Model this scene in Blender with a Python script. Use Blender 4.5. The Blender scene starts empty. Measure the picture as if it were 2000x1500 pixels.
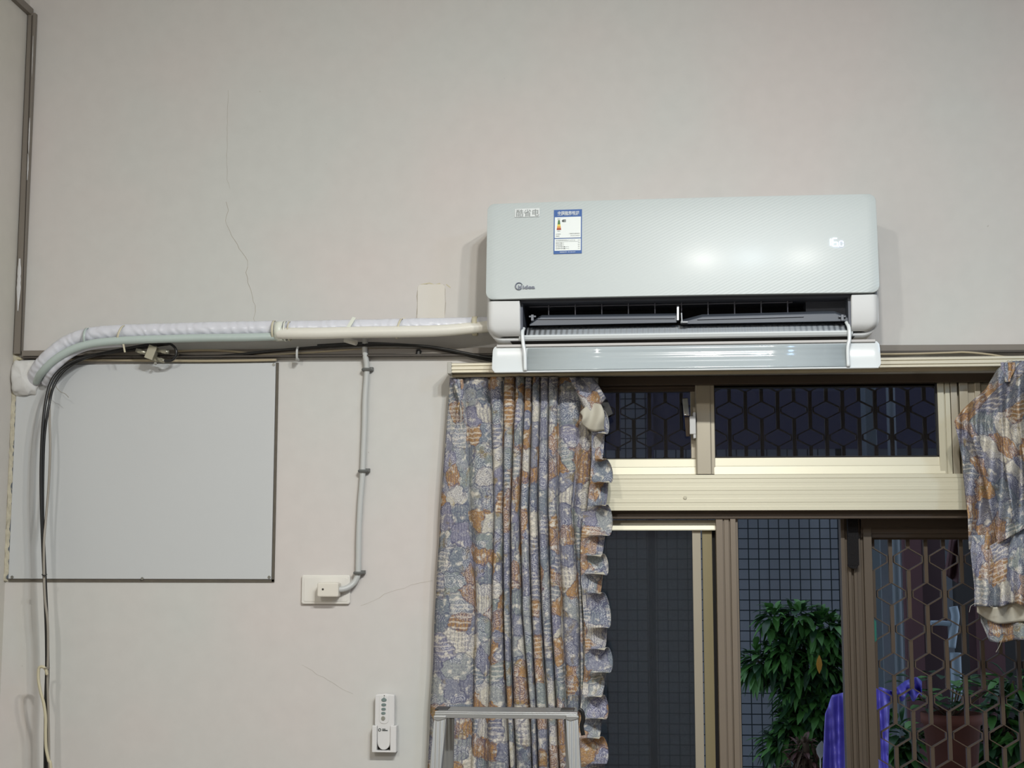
import bpy, bmesh, math, random
from math import sin, cos, tan, pi, radians, sqrt, atan2
from mathutils import Vector, Matrix, noise
random.seed(7)
S = bpy.context.scene
COL = S.collection

# ------------------------------------------------------------------ camera
F = 2700.0
PITCH, YAW = radians(6.8), radians(-4.6)
CAM = Vector((0, -3.2, 1.7))
FWD = Vector((sin(YAW)*cos(PITCH), cos(YAW)*cos(PITCH), sin(PITCH)))
RIGHT = FWD.cross(Vector((0, 0, 1))).normalized()
UP = RIGHT.cross(FWD)
cd = bpy.data.cameras.new('camera'); cam = bpy.data.objects.new('camera', cd); COL.objects.link(cam)
cd.sensor_width = 36; cd.sensor_fit = 'HORIZONTAL'; cd.lens = F/2000*36; cd.clip_start = .05
cam.matrix_world = Matrix.Translation(CAM) @ Matrix((RIGHT, UP, -FWD)).transposed().to_4x4()
S.camera = cam

# ------------------------------------------------------------------ light
w = bpy.data.worlds.new('dusk'); S.world = w; w.use_nodes = True
bg = w.node_tree.nodes['Background']; bg.inputs[0].default_value = (.66, .78, 1, 1); bg.inputs[1].default_value = 1.25
def disk(name, loc, power, color, size, aim):
    l = bpy.data.lights.new(name, 'AREA'); l.shape = 'DISK'; l.size = size; l.energy = power; l.color = color
    o = bpy.data.objects.new(name, l); COL.objects.link(o); o.location = loc
    o.rotation_euler = (Vector(aim)).to_track_quat('-Z', 'Y').to_euler(); return o
# the three bulbs of the ceiling fan light behind the viewer, and a lamp at the far end of the room
disk('bulb_warm_left', (.17, -2.15, 3.06), 26, (1, .97, .91), .08, (-.20, .20, -.97))
disk('bulb_cool', (.39, -2.25, 3.10), 18, (.80, .92, 1), .11, (-.05, .20, -.97))
disk('bulb_warm_right', (.61, -2.15, 3.06), 20, (1, .97, .91), .08, (-.10, .20, -.97))
disk('lamp_far_left', (-1.0, -3.9, 3.12), 28, (1, .96, .90), .16, (.05, .45, -.88))
disk('cool_fill_right', (2.1, -3.0, 3.1), 12, (.42, .66, 1), .4, (-.3, .4, -.86))  # cool fill light added to tint the right of the wall bluish
vs = S.view_settings; S.display_settings.display_device = 'sRGB'
vs.view_transform = 'Standard'; vs.look = 'None'; vs.gamma = 1; vs.use_curve_mapping = False
vs.exposure = 0.09

# ------------------------------------------------------------------ helpers
def U(px, py, d=0.0):
    """where the line of sight through a picture point meets the plane d metres in front of the wall"""
    r = FWD + RIGHT*((px-1000)/F) - UP*((py-750)/F)
    return CAM + r*((-d-CAM.y)/r.y)
def lin(c):
    out = []
    for v in c:
        v /= 255.0
        out.append(v/12.92 if v <= .04045 else ((v+.055)/1.055)**2.4)
    return (out[0], out[1], out[2], 1)
def mat(name, c, rough=.5, metal=0.0, spec=.5, var=.0, vs_=8, bump=0.0, bs=60, coat=0, emit=None, es=1, alpha=None, trans=0):
    m = bpy.data.materials.new(name); m.use_nodes = True; nt = m.node_tree; n = nt.nodes; L = nt.links
    b = n['Principled BSDF']; col = lin(c)
    b.inputs['Base Color'].default_value = col
    b.inputs['Roughness'].default_value = rough; b.inputs['Metallic'].default_value = metal
    b.inputs['Specular IOR Level'].default_value = spec
    b.inputs['Coat Weight'].default_value = coat
    b.inputs['Transmission Weight'].default_value = trans
    if emit: b.inputs['Emission Color'].default_value = lin(emit); b.inputs['Emission Strength'].default_value = es
    if var or bump:
        tc = n.new('ShaderNodeTexCoord')
    if var:
        nz = n.new('ShaderNodeTexNoise'); nz.inputs['Scale'].default_value = vs_; nz.inputs['Detail'].default_value = 5
        L.new(tc.outputs['Object'], nz.inputs['Vector'])
        mx = n.new('ShaderNodeMix'); mx.data_type = 'RGBA'
        mx.inputs[6].default_value = [v*(1-var) for v in col[:3]]+[1]; mx.inputs[7].default_value = [min(1, v*(1+var)) for v in col[:3]]+[1]
        L.new(nz.outputs[0], mx.inputs[0]); L.new(mx.outputs[2], b.inputs['Base Color'])
    if bump:
        nb = n.new('ShaderNodeTexNoise'); nb.inputs['Scale'].default_value = bs; nb.inputs['Detail'].default_value = 4
        L.new(tc.outputs['Object'], nb.inputs['Vector'])
        bp = n.new('ShaderNodeBump'); bp.inputs['Strength'].default_value = bump; bp.inputs['Distance'].default_value = .002
        L.new(nb.outputs[0], bp.inputs['Height']); L.new(bp.outputs[0], b.inputs['Normal'])
    return m
def wave_bump(m, scale, rot, strength, dist, distort=0, direction='X', coord='Object'):
    nt = m.node_tree; n = nt.nodes; L = nt.links
    tc = n.new('ShaderNodeTexCoord'); mp = n.new('ShaderNodeMapping'); mp.inputs['Rotation'].default_value = rot
    wv = n.new('ShaderNodeTexWave'); wv.bands_direction = direction; wv.inputs['Scale'].default_value = scale
    wv.inputs['Distortion'].default_value = distort; wv.inputs['Detail'].default_value = 2
    bp = n.new('ShaderNodeBump'); bp.inputs['Strength'].default_value = strength; bp.inputs['Distance'].default_value = dist
    L.new(tc.outputs[coord], mp.inputs[0]); L.new(mp.outputs[0], wv.inputs['Vector']); L.new(wv.outputs['Fac'], bp.inputs['Height'])
    L.new(bp.outputs[0], n['Principled BSDF'].inputs['Normal'])

def spline(pts, n=8):
    P = [Vector(p) for p in pts]
    if len(P) < 3: return P
    P = [P[0]*2-P[1]] + P + [P[-1]*2-P[-2]]
    out = []
    for i in range(1, len(P)-2):
        for k in range(n):
            t = k/n; a, b, c, d = P[i-1], P[i], P[i+1], P[i+2]
            out.append(.5*((2*b)+(c-a)*t+(2*a-5*b+4*c-d)*t*t+(3*b-a-3*c+d)*t**3))
    out.append(P[-2]); return out
class MB:
    def __init__(s): s.bm = bmesh.new(); s.uv = None
    def box(s, x0, x1, y0, y1, z0, z1, mi=0):
        v = [s.bm.verts.new((x, y, z)) for x in (x0, x1) for y in (y0, y1) for z in (z0, z1)]
        for f in ((0,1,3,2), (4,6,7,5), (0,4,5,1), (2,3,7,6), (0,2,6,4), (1,5,7,3)):
            fc = s.bm.faces.new([v[i] for i in f]); fc.material_index = mi
        return s
    def bar(s, p0, p1, wx, wy, mi=0, side=(1, 0, 0), wx1=None):
        """box between two points; wx across along 'side', wy along the third axis"""
        p0, p1 = Vector(p0), Vector(p1); d = (p1-p0).normalized(); a = Vector(side); a = (a-d*a.dot(d)).normalized(); b = d.cross(a)
        v = []
        for p, ww in ((p0, wx), (p1, wx1 or wx)):
            for i, j in ((-1,-1), (1,-1), (1,1), (-1,1)): v.append(s.bm.verts.new(p+a*(i*ww/2)+b*(j*wy/2)))
        for f in ((0,1,2,3), (7,6,5,4), (0,4,5,1), (1,5,6,2), (2,6,7,3), (3,7,4,0)):
            fc = s.bm.faces.new([v[i] for i in f]); fc.material_index = mi
        return s
    def tube(s, pts, r, seg=10, smooth=True, n=8, mi=0, cap=True, sq=1.0):
        P = spline(pts, n) if n > 1 else [Vector(p) for p in pts]
        N = len(P); rings = []; prev = None
        for i, p in enumerate(P):
            t = (P[min(i+1, N-1)]-P[max(i-1, 0)]).normalized()
            if prev is None:
                a = Vector((0, 1, 0)) if abs(t.y) < .9 else Vector((1, 0, 0))
            else: a = prev
            a = (a-t*a.dot(t)).normalized(); b = t.cross(a); prev = a
            rr = r(i/(N-1)) if callable(r) else r
            rings.append([s.bm.verts.new(p+a*(rr*sq*cos(2*pi*k/seg))+b*(rr*sin(2*pi*k/seg))) for k in range(seg)])
        for i in range(N-1):
            for k in range(seg):
                f = s.bm.faces.new((rings[i][k], rings[i][(k+1) % seg], rings[i+1][(k+1) % seg], rings[i+1][k])); f.smooth = smooth; f.material_index = mi
        if cap:
            for rg in (rings[0][::-1], rings[-1]): s.bm.faces.new(rg).material_index = mi
        return s
    def prism(s, pts, y0, y1, mi=0):
        """outline of (x, z) pairs pushed from y0 to y1"""
        a = [s.bm.verts.new((x, y0, z)) for x, z in pts]; b = [s.bm.verts.new((x, y1, z)) for x, z in pts]; n = len(pts)
        s.bm.faces.new(a).material_index = mi; s.bm.faces.new(b[::-1]).material_index = mi
        for i in range(n):
            s.bm.faces.new((a[i], b[i], b[(i+1) % n], a[(i+1) % n])).material_index = mi
        return s
    def profile(s, pts, x0, x1, mi=0, smooth=False, cap=True):
        """closed cross-section of (y, z) pairs pushed from x0 to x1"""
        a = [s.bm.verts.new((x0, y, z)) for y, z in pts]; b = [s.bm.verts.new((x1, y, z)) for y, z in pts]; n = len(pts)
        if cap: s.bm.faces.new(a).material_index = mi; s.bm.faces.new(b[::-1]).material_index = mi
        for i in range(n):
            f = s.bm.faces.new((a[i], b[i], b[(i+1) % n], a[(i+1) % n])); f.material_index = mi; f.smooth = smooth
        return s
    def vprofile(s, pts, z0, z1, mi=0, dx=0):
        """closed cross-section of (x, y) pairs pushed from z0 to z1"""
        a = [s.bm.verts.new((x, y, z0)) for x, y in pts]; b = [s.bm.verts.new((x+dx, y, z1)) for x, y in pts]; n = len(pts)
        s.bm.faces.new(a).material_index = mi; s.bm.faces.new(b[::-1]).material_index = mi
        for i in range(n): s.bm.faces.new((a[i], b[i], b[(i+1) % n], a[(i+1) % n])).material_index = mi
        return s
    def grid(s, fn, nu, nv, uv=None, mi=0, smooth=True, flip=False):
        if uv and s.uv is None: s.uv = s.bm.loops.layers.uv.new('UVMap')
        V = [[s.bm.verts.new(fn(i/nu, j/nv)) for j in range(nv+1)] for i in range(nu+1)]
        for i in range(nu):
            for j in range(nv):
                q = ((i, j), (i+1, j), (i+1, j+1), (i, j+1))
                if uv: q = q[::-1]
                f = s.bm.faces.new([V[a][b] for a, b in q]); f.smooth = smooth; f.material_index = mi
                if uv:
                    for lp, (a, b) in zip(f.loops, q): lp[s.uv].uv = uv(a/nu, b/nv)
        return s
    def sphere(s, c, r, sc=(1, 1, 1), mi=0, nu=12, nv=8):
        before = set(s.bm.faces)
        bmesh.ops.create_uvsphere(s.bm, u_segments=nu, v_segments=nv, radius=r, matrix=Matrix.Translation(c) @ Matrix.Diagonal((*sc, 1)))
        for f in s.bm.faces:
            if f not in before: f.smooth = True; f.material_index = mi
        return s
    def clothtube(s, pts, r, u0=0):
        P = spline(pts, 6); N = len(P)-1
        def fn(u, v):
            x = min(N, int(round(v*N))); p = P[x]; a = 2*pi*u; rr = r(v) if callable(r) else r
            return Vector((p.x - rr*cos(a), p.y - rr*sin(a), p.z))
        return s.grid(fn, 10, N, uv=lambda u, v: (u0+u*.02, P[int(round(v*N))].z))
    def disc(s, c, r, depth, mi=0, seg=20):
        return s.prism([(c[0]+r*cos(2*pi*k/seg), c[2]+r*sin(2*pi*k/seg)) for k in range(seg)], c[1], c[1]-depth, mi)
ROOTM = {}
def make(name, mb, mats, parent=None, local=False, bevel=0, seg=2, solid=None, recalc=True):
    if not isinstance(mats, (list, tuple)): mats = [mats]
    if recalc: bmesh.ops.recalc_face_normals(mb.bm, faces=mb.bm.faces)
    me = bpy.data.meshes.new(name); mb.bm.to_mesh(me); mb.bm.free()
    for m in mats: me.materials.append(m)
    o = bpy.data.objects.new(name, me); COL.objects.link(o)
    if parent is not None:
        o.parent = parent; M = ROOTM[parent.name]
        if not local: me.transform(M.inverted())
        ROOTM[o.name] = M
    else:
        ROOTM[o.name] = Matrix.Identity(4)
    if solid:
        md = o.modifiers.new('thickness', 'SOLIDIFY'); md.thickness = solid[0]; md.offset = solid[1]
        if len(solid) > 2: md.material_offset = solid[2]
    if bevel:
        md = o.modifiers.new('soft_edges', 'BEVEL'); md.width = bevel; md.segments = seg; md.limit_method = 'ANGLE'; md.angle_limit = radians(35)
        md.harden_normals = False
    return o
def empty(name, loc, rot=(0, 0, 0)):
    o = bpy.data.objects.new(name, None); COL.objects.link(o); o.empty_display_size = .05
    o.location = loc; o.rotation_euler = rot
    from mathutils import Euler
    ROOTM[o.name] = Matrix.Translation(loc) @ Euler(rot).to_matrix().to_4x4(); return o
def tag(o, label, cat, group=None, kind=None):
    o['label'] = label; o['category'] = cat
    if group: o['group'] = group
    if kind: o['kind'] = kind
    return o
def struct(o): o['kind'] = 'structure'; return o
def text(mb, s, size, x, z, y, mi=0, align='LEFT', M=None, fit=None, bold=0.0, facing=-1):
    """flat lettering in the x-z plane, baseline at z, read from -y"""
    cu = bpy.data.curves.new('t', 'FONT'); cu.body = s; cu.size = size; cu.align_x = align; cu.offset = bold; cu.resolution_u = 3
    o = bpy.data.objects.new('t', cu); COL.objects.link(o)
    bpy.context.view_layer.update()
    me = o.evaluated_get(bpy.context.evaluated_depsgraph_get()).to_mesh()
    k = 1.0
    if fit and len(me.vertices):
        xs = [v.co.x for v in me.vertices]; k = fit/max(1e-6, max(xs)-min(xs))
    vs_ = [mb.bm.verts.new((x+v.co.x*k, y, z+v.co.y)) for v in me.vertices]
    for p in me.polygons:
        try: f = mb.bm.faces.new([vs_[i] for i in p.vertices]); f.material_index = mi
        except ValueError: pass
    bpy.data.objects.remove(o); return mb
def rrect(x0, x1, z0, z1, r, n=6):
    if not isinstance(r, (list, tuple)): r = (r, r, r, r)       # bottom-left, bottom-right, top-right, top-left
    out = []
    for (cx, cz, a0), rr in zip(((x0, z0, 180), (x1, z0, 270), (x1, z1, 0), (x0, z1, 90)), r):
        sx = 1 if cx == x0 else -1; sz = 1 if cz == z0 else -1
        if rr < 1e-5: out.append((cx, cz)); continue
        for k in range(n+1):
            a = radians(a0+90*k/n); out.append((cx+sx*rr+rr*cos(a), cz+sz*rr+rr*sin(a)))
    return out

# ------------------------------------------------------------------ materials
def wall_mat(name, c, c2):
    m = bpy.data.materials.new(name); m.use_nodes = True; nt = m.node_tree; n = nt.nodes; L = nt.links; b = n['Principled BSDF']
    b.inputs['Roughness'].default_value = .75; b.inputs['Specular IOR Level'].default_value = .25
    tc = n.new('ShaderNodeTexCoord')
    a = n.new('ShaderNodeTexNoise'); a.inputs['Scale'].default_value = 1.6; a.inputs['Detail'].default_value = 3
    f = n.new('ShaderNodeTexNoise'); f.inputs['Scale'].default_value = 26; f.inputs['Detail'].default_value = 6
    sp = n.new('ShaderNodeTexNoise'); sp.inputs['Scale'].default_value = 60; sp.inputs['Detail'].default_value = 1
    for q in (a, f, sp): L.new(tc.outputs['Object'], q.inputs['Vector'])
    mx = n.new('ShaderNodeMix'); mx.data_type = 'RGBA'; mx.inputs[6].default_value = lin(c); mx.inputs[7].default_value = lin(c2)
    cr = n.new('ShaderNodeMapRange'); cr.inputs[1].default_value = .38; cr.inputs[2].default_value = .62
    L.new(a.outputs[0], cr.inputs[0]); L.new(cr.outputs[0], mx.inputs[0])
    m2 = n.new('ShaderNodeMix'); m2.data_type = 'RGBA'; m2.blend_type = 'MULTIPLY'
    r2 = n.new('ShaderNodeMapRange'); r2.inputs[1].default_value = .3; r2.inputs[2].default_value = .7; r2.inputs[3].default_value = .965; r2.inputs[4].default_value = 1.0
    L.new(f.outputs[0], r2.inputs[0]); L.new(r2.outputs[0], m2.inputs[7]); L.new(mx.outputs[2], m2.inputs[6]); m2.inputs[0].default_value = 1
    m3 = n.new('ShaderNodeMix'); m3.data_type = 'RGBA'; m3.inputs[7].default_value = lin((120, 112, 98))
    r3 = n.new('ShaderNodeMapRange'); r3.inputs[1].default_value = .80; r3.inputs[2].default_value = .86; r3.inputs[4].default_value = .5
    L.new(sp.outputs[0], r3.inputs[0]); L.new(r3.outputs[0], m3.inputs[0]); L.new(m2.outputs[2], m3.inputs[6])
    L.new(m3.outputs[2], b.inputs['Base Color'])
    bp = n.new('ShaderNodeBump'); bp.inputs['Strength'].default_value = .15; bp.inputs['Distance'].default_value = .002
    L.new(f.outputs[0], bp.inputs['Height']); L.new(bp.outputs[0], b.inputs['Normal']); return m
M_wall = wall_mat('painted_plaster', (208, 202, 198), (203, 204, 200))
M_side = wall_mat('side_plaster', (210, 205, 198), (204, 201, 190))
M_far = mat('far_wall_paint', (158, 152, 146), .8, var=.03)
M_patch = mat('filled_patch_paint', (214, 210, 202), .7, var=.02)
M_crack = mat('crack_line', (165, 157, 144), .9)
M_seam = mat('yellowed_filler', (196, 188, 160), .85, var=.12, vs_=60)
M_ceil = mat('ceiling_paint', (225, 222, 215), .8, var=.02)
M_floor = mat('floor_tile', (120, 105, 90), .5, var=.1)
M_trim = mat('grey_brown_trim', (122, 115, 106), .5, var=.05, vs_=20)
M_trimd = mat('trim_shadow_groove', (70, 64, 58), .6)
M_flake = mat('flaked_white_paint', (205, 205, 205), .7, var=.05, vs_=90)
M_board = mat('pale_grey_board', (196, 199, 200), .38, var=.015, vs_=5)
M_boardedge = mat('dark_board_edge', (92, 86, 76), .7, var=.3, vs_=50)
M_boardblue = mat('blue_grey_recess', (84, 92, 104), .6, var=.1)
M_screw = mat('steel_screw', (150, 150, 145), .3, .8)
M_acw = mat('ac_gloss_white', (218, 224, 226), .25, coat=.2)
M_acb = mat('ac_satin_white', (214, 216, 216), .4)
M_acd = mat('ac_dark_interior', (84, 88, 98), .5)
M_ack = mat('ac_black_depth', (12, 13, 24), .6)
M_vane = mat('ac_dark_vane', (84, 90, 100), .35)
M_slope = mat('ac_ribbed_tray', (168, 174, 180), .35)
wave_bump(M_slope, 26, (0, 0, 0), .8, .002)
M_flapi = mat('ac_flap_insert', (176, 186, 190), .14, coat=.4)
wave_bump(M_flapi, 26, (0, 0, 0), .35, .001, direction='Z')
M_panel = mat('ac_front_gloss', (189, 197, 197), .42, spec=.45, coat=.05)
M_panel.node_tree.nodes['Principled BSDF'].inputs['Coat Roughness'].default_value = .16
wave_bump(M_panel, 52, (0, radians(-64), 0), .2, .0006)
M_chrome = mat('chrome', (220, 220, 220), .12, 1)
M_steel = mat('dull_zinc', (175, 172, 155), .35, .7, var=.1)
M_digit = mat('lit_digit', (230, 240, 255), .5, emit=(225, 235, 255), es=1.7)
M_dim = mat('lit_digit_bluish', (200, 210, 250), .5, emit=(205, 212, 255), es=1.2)
M_badge = mat('badge_grey', (150, 155, 155), .3, .3)
M_badgebg = mat('badge_white', (222, 227, 227), .35)
M_logo = mat('logo_slate', (105, 112, 128), .35)
M_blue = mat('label_blue', (48, 92, 158), .5)
M_lwhite = mat('label_white', (232, 238, 236), .5)
M_lblack = mat('label_black', (60, 66, 66), .6)
M_wrap = mat('white_wrap_film', (214, 216, 224), .28, var=.05, vs_=40)
wave_bump(M_wrap, 17, (0, radians(35), radians(20)), .45, .002, distort=9)
M_mint = mat('mint_hose', (182, 196, 192), .32, var=.05)
M_pvc = mat('white_pvc_tape', (224, 222, 212), .38, var=.03, vs_=30, bump=.3, bs=40)
M_tie = mat('pale_tie', (222, 226, 214), .35)
M_tiey = mat('yellowed_tape', (206, 200, 176), .5, var=.08)
M_putty = mat('white_putty', (212, 212, 210), .8, var=.04, vs_=20, bump=.8, bs=30)
M_black = mat('black_rubber', (26, 26, 26), .35)
M_grey = mat('grey_cable', (150, 144, 134), .45)
M_cream = mat('cream_cable', (196, 188, 160), .5, var=.06)
M_beige = mat('beige_cable', (170, 158, 132), .5)
M_cord = mat('white_grey_cord', (190, 192, 190), .4)
M_clip = mat('grey_clip', (104, 106, 104), .5)
M_plate = mat('ivory_plate', (222, 219, 212), .3, coat=.2)
M_plug = mat('ivory_plug', (220, 215, 204), .4)
M_remote = mat('remote_white', (216, 215, 214), .35)
M_button = mat('remote_button_teal', (112, 128, 126), .5)
M_button2 = mat('remote_button_grey', (140, 140, 130), .5)
M_hdark = mat('holder_slot', (60, 56, 50), .8)
M_track = mat('cream_track', (212, 206, 186), .35, .15)
M_cap = mat('grey_cap', (170, 168, 160), .4)
def alu(name, c, rough, metal=.55):
    m = mat(name, c, rough, metal, var=.04, vs_=6); return m
M_alu = alu('champagne_aluminium', (192, 187, 166), .45, .3)
M_alud = alu('bronze_aluminium', (172, 164, 147), .42, .4)
M_slide = alu('brown_anodised_sash', (134, 123, 110), .42, .4)
M_post = alu('dark_brown_anodised_post', (96, 86, 75), .45, .4)
M_aluk = alu('bronze_dark', (82, 71, 61), .45, .4)
M_frame_in = mat('window_gasket', (28, 26, 26), .7)
M_glass = mat('window_glass', (184, 188, 198), .02, trans=1.0)
M_glass.node_tree.nodes['Principled BSDF'].inputs['IOR'].default_value = 1.5
M_screen = mat('insect_screen', (110, 120, 114), .6)
M_screen.node_tree.nodes['Principled BSDF'].inputs['Alpha'].default_value = .45
M_lad = mat('ladder_aluminium', (176, 178, 178), .38, .75, var=.05, vs_=30)
M_lading = mat('ladder_leg', (170, 172, 172), .42, .7)
wave_bump(M_lading, 38, (0, 0, 0), .5, .002)
M_cloth_back = mat('curtain_lining', (186, 182, 168), .9, var=.04, vs_=30)
M_grille = mat('grille_bronze', (84, 72, 60), .5, .3)
M_wire = mat('green_black_wire', (14, 26, 26), .6)
M_yard = mat('yard_wall_tile', (150, 156, 162), .8, var=.12, vs_=2.5)
M_leaf = mat('leaf_green', (82, 134, 62), .45, var=.45, vs_=9)
M_leafd = mat('dark_leaf', (44, 78, 46), .4, var=.35, vs_=9)
M_redleaf = mat('red_brown_leaf', (96, 62, 56), .5, var=.3, vs_=12)
M_yleaf = mat('yellow_leaf', (205, 150, 50), .5)
M_flower = mat('white_petal', (190, 195, 185), .5)
M_stem = mat('woody_stem', (90, 74, 54), .8)
M_tarp = mat('violet_plastic', (112, 108, 214), .28, var=.12, vs_=12)
M_red = mat('red_door', (52, 28, 32), .6, var=.15)
M_pink = mat('pink_cloth', (84, 56, 58), .8, var=.1)
M_pipe = mat('grey_pipe', (150, 168, 180), .4, var=.1)
M_pot = mat('terracotta', (100, 56, 40), .8, var=.2, vs_=20)
M_ground = mat('yard_concrete', (110, 110, 108), .9, var=.1)
M_sash = mat('pale_post', (98, 108, 112), .5, var=.1)

# printed patchwork cloth of the curtains, laid out in the cloth's own (unfolded) coordinates
def curtain_mat():
    m = bpy.data.materials.new('printed_patchwork_cotton'); m.use_nodes = True; nt = m.node_tree; n = nt.nodes; L = nt.links
    b = n['Principled BSDF']; b.inputs['Roughness'].default_value = .85; b.inputs['Specular IOR Level'].default_value = .2
    uv = n.new('ShaderNodeTexCoord').outputs['UV']
    def N(t, **k):
        x = n.new(t)
        for a, v in k.items(): x.inputs[a].default_value = v
        return x
    def mix(f, a, c, mode='MIX'):
        x = n.new('ShaderNodeMix'); x.data_type = 'RGBA'; x.blend_type = mode
        for i, v in ((0, f), (6, a), (7, c)):
            if hasattr(v, 'is_linked'): L.new(v, x.inputs[i])
            else: x.inputs[i].default_value = v
        return x.outputs[2]
    def rng(v, a, c, lo=0, hi=1):
        x = n.new('ShaderNodeMapRange'); L.new(v, x.inputs[0])
        for i, q in enumerate((a, c, lo, hi)): x.inputs[i+1].default_value = q
        return x.outputs[0]
    def math_(op, a, c=None):
        x = n.new('ShaderNodeMath'); x.operation = op
        for i, v in ((0, a), (1, c)):
            if v is None: continue
            if hasattr(v, 'is_linked'): L.new(v, x.inputs[i])
            else: x.inputs[i].default_value = v
        return x.outputs[0]
    dn = N('ShaderNodeTexNoise', Scale=38.0, Detail=3.0); L.new(uv, dn.inputs['Vector'])
    vm = n.new('ShaderNodeVectorMath'); vm.operation = 'SCALE'; vm.inputs[3].default_value = .034
    L.new(dn.outputs['Color'], vm.inputs[0])
    va = n.new('ShaderNodeVectorMath'); va.operation = 'ADD'; L.new(uv, va.inputs[0]); L.new(vm.outputs[0], va.inputs[1])
    P = va.outputs[0]
    vo = N('ShaderNodeTexVoronoi', Scale=21.0, Randomness=.9); vo.distance = 'CHEBYCHEV'; vo.voronoi_dimensions = '2D'; L.new(P, vo.inputs['Vector'])
    sep = n.new('ShaderNodeSeparateColor'); L.new(vo.outputs['Color'], sep.inputs[0])
    ramp = n.new('ShaderNodeValToRGB'); ramp.color_ramp.interpolation = 'CONSTANT'
    cols = [(0, (163, 127, 84)), (.18, (128, 130, 143)), (.36, (134, 142, 140)), (.49, (192, 187, 174)), (.60, (120, 128, 136)), (.71, (146, 150, 150)), (.85, (157, 123, 83)), (.93, (132, 131, 148))]
    el = ramp.color_ramp.elements
    while len(el) < len(cols): el.new(.5)
    for e, (p, c) in zip(el, cols): e.position = p; e.color = lin(c)
    L.new(sep.outputs[0], ramp.inputs[0]); base = ramp.outputs[0]
    # watercolour blotches of cream and olive inside the patches
    n1 = N('ShaderNodeTexNoise', Scale=55.0, Detail=4.0); L.new(uv, n1.inputs['Vector'])
    base = mix(rng(n1.outputs[0], .56, .64, 0, .8), base, lin((216, 210, 196)))
    n2 = N('ShaderNodeTexNoise', Scale=34.0, Detail=2.0); L.new(va.outputs[0], n2.inputs['Vector'])
    base = mix(rng(n2.outputs[0], .60, .72, 0, .8), base, lin((136, 118, 70)))
    n1c = N('ShaderNodeTexNoise', Scale=160.0, Detail=3.0); L.new(uv, n1c.inputs['Vector'])
    # rosettes and rings drawn light on the lavender patches
    v2 = N('ShaderNodeTexVoronoi', Scale=40.0, Randomness=.8); v2.voronoi_dimensions = '2D'
    vb = n.new('ShaderNodeVectorMath'); vb.operation = 'SCALE'; vb.inputs[3].default_value = .010; L.new(n1c.outputs['Color'], vb.inputs[0])
    vc = n.new('ShaderNodeVectorMath'); vc.operation = 'ADD'; L.new(uv, vc.inputs[0]); L.new(vb.outputs[0], vc.inputs[1]); L.new(vc.outputs[0], v2.inputs['Vector'])
    ring = math_('SINE', math_('MULTIPLY', v2.outputs['Distance'], 38.0))
    sc = n.new('ShaderNodeSeparateColor'); L.new(v2.outputs['Color'], sc.inputs[0])
    on = rng(sc.outputs[0], .62, .64)
    base = mix(math_('MULTIPLY', rng(ring, .2, .8, 0, .5), on), base, lin((205, 205, 214)))
    base = mix(math_('MULTIPLY', rng(ring, -.3, -.9, 0, .5), on), base, lin((70, 76, 118)))
    # columns: fine vertical strokes in some patches, cross bars in others
    wv = N('ShaderNodeTexWave', Scale=42.0, Distortion=5.0); wv.bands_direction = 'X'; L.new(uv, wv.inputs['Vector'])
    on2 = rng(sep.outputs[1], .68, .69)
    base = mix(math_('MULTIPLY', rng(wv.outputs['Fac'], .6, .8, 0, .42), on2), base, lin((78, 76, 104)))
    wh = N('ShaderNodeTexWave', Scale=30.0, Distortion=5.0); wh.bands_direction = 'Y'; L.new(uv, wh.inputs['Vector'])
    on3 = rng(sep.outputs[2], .78, .79)
    base = mix(math_('MULTIPLY', rng(wh.outputs['Fac'], .65, .85, 0, .5), on3), base, lin((222, 214, 200)))
    # squiggly ink drawing
    v3 = N('ShaderNodeTexVoronoi', Scale=120.0, Randomness=1.0); v3.feature = 'DISTANCE_TO_EDGE'; v3.voronoi_dimensions = '2D'; L.new(P, v3.inputs['Vector'])
    base = mix(rng(v3.outputs['Distance'], .10, .03, 0, .38), base, lin((78, 80, 108)))
    sn = N('ShaderNodeTexNoise', Scale=150.0, Detail=2.0, Distortion=2.5); L.new(uv, sn.inputs['Vector'])
    base = mix(rng(sn.outputs[0], .57, .63, 0, .38), base, lin((206, 204, 198)))
    base = mix(rng(sn.outputs[0], .43, .37, 0, .35), base, lin((88, 88, 108)))
    v4 = N('ShaderNodeTexVoronoi', Scale=21.0, Randomness=.9); v4.feature = 'DISTANCE_TO_EDGE'; v4.voronoi_dimensions = '2D'; L.new(P, v4.inputs['Vector'])
    base = mix(rng(v4.outputs['Distance'], .05, .02, 0, .5), base, lin((66, 68, 96)))
    L.new(base, b.inputs['Base Color'])
    wb = N('ShaderNodeTexNoise', Scale=900.0); L.new(uv, wb.inputs['Vector'])
    bp = n.new('ShaderNodeBump'); bp.inputs['Strength'].default_value = .2; bp.inputs['Distance'].default_value = .001
    L.new(wb.outputs[0], bp.inputs['Height']); L.new(bp.outputs[0], b.inputs['Normal'])
    return m
M_cloth = curtain_mat()

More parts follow.
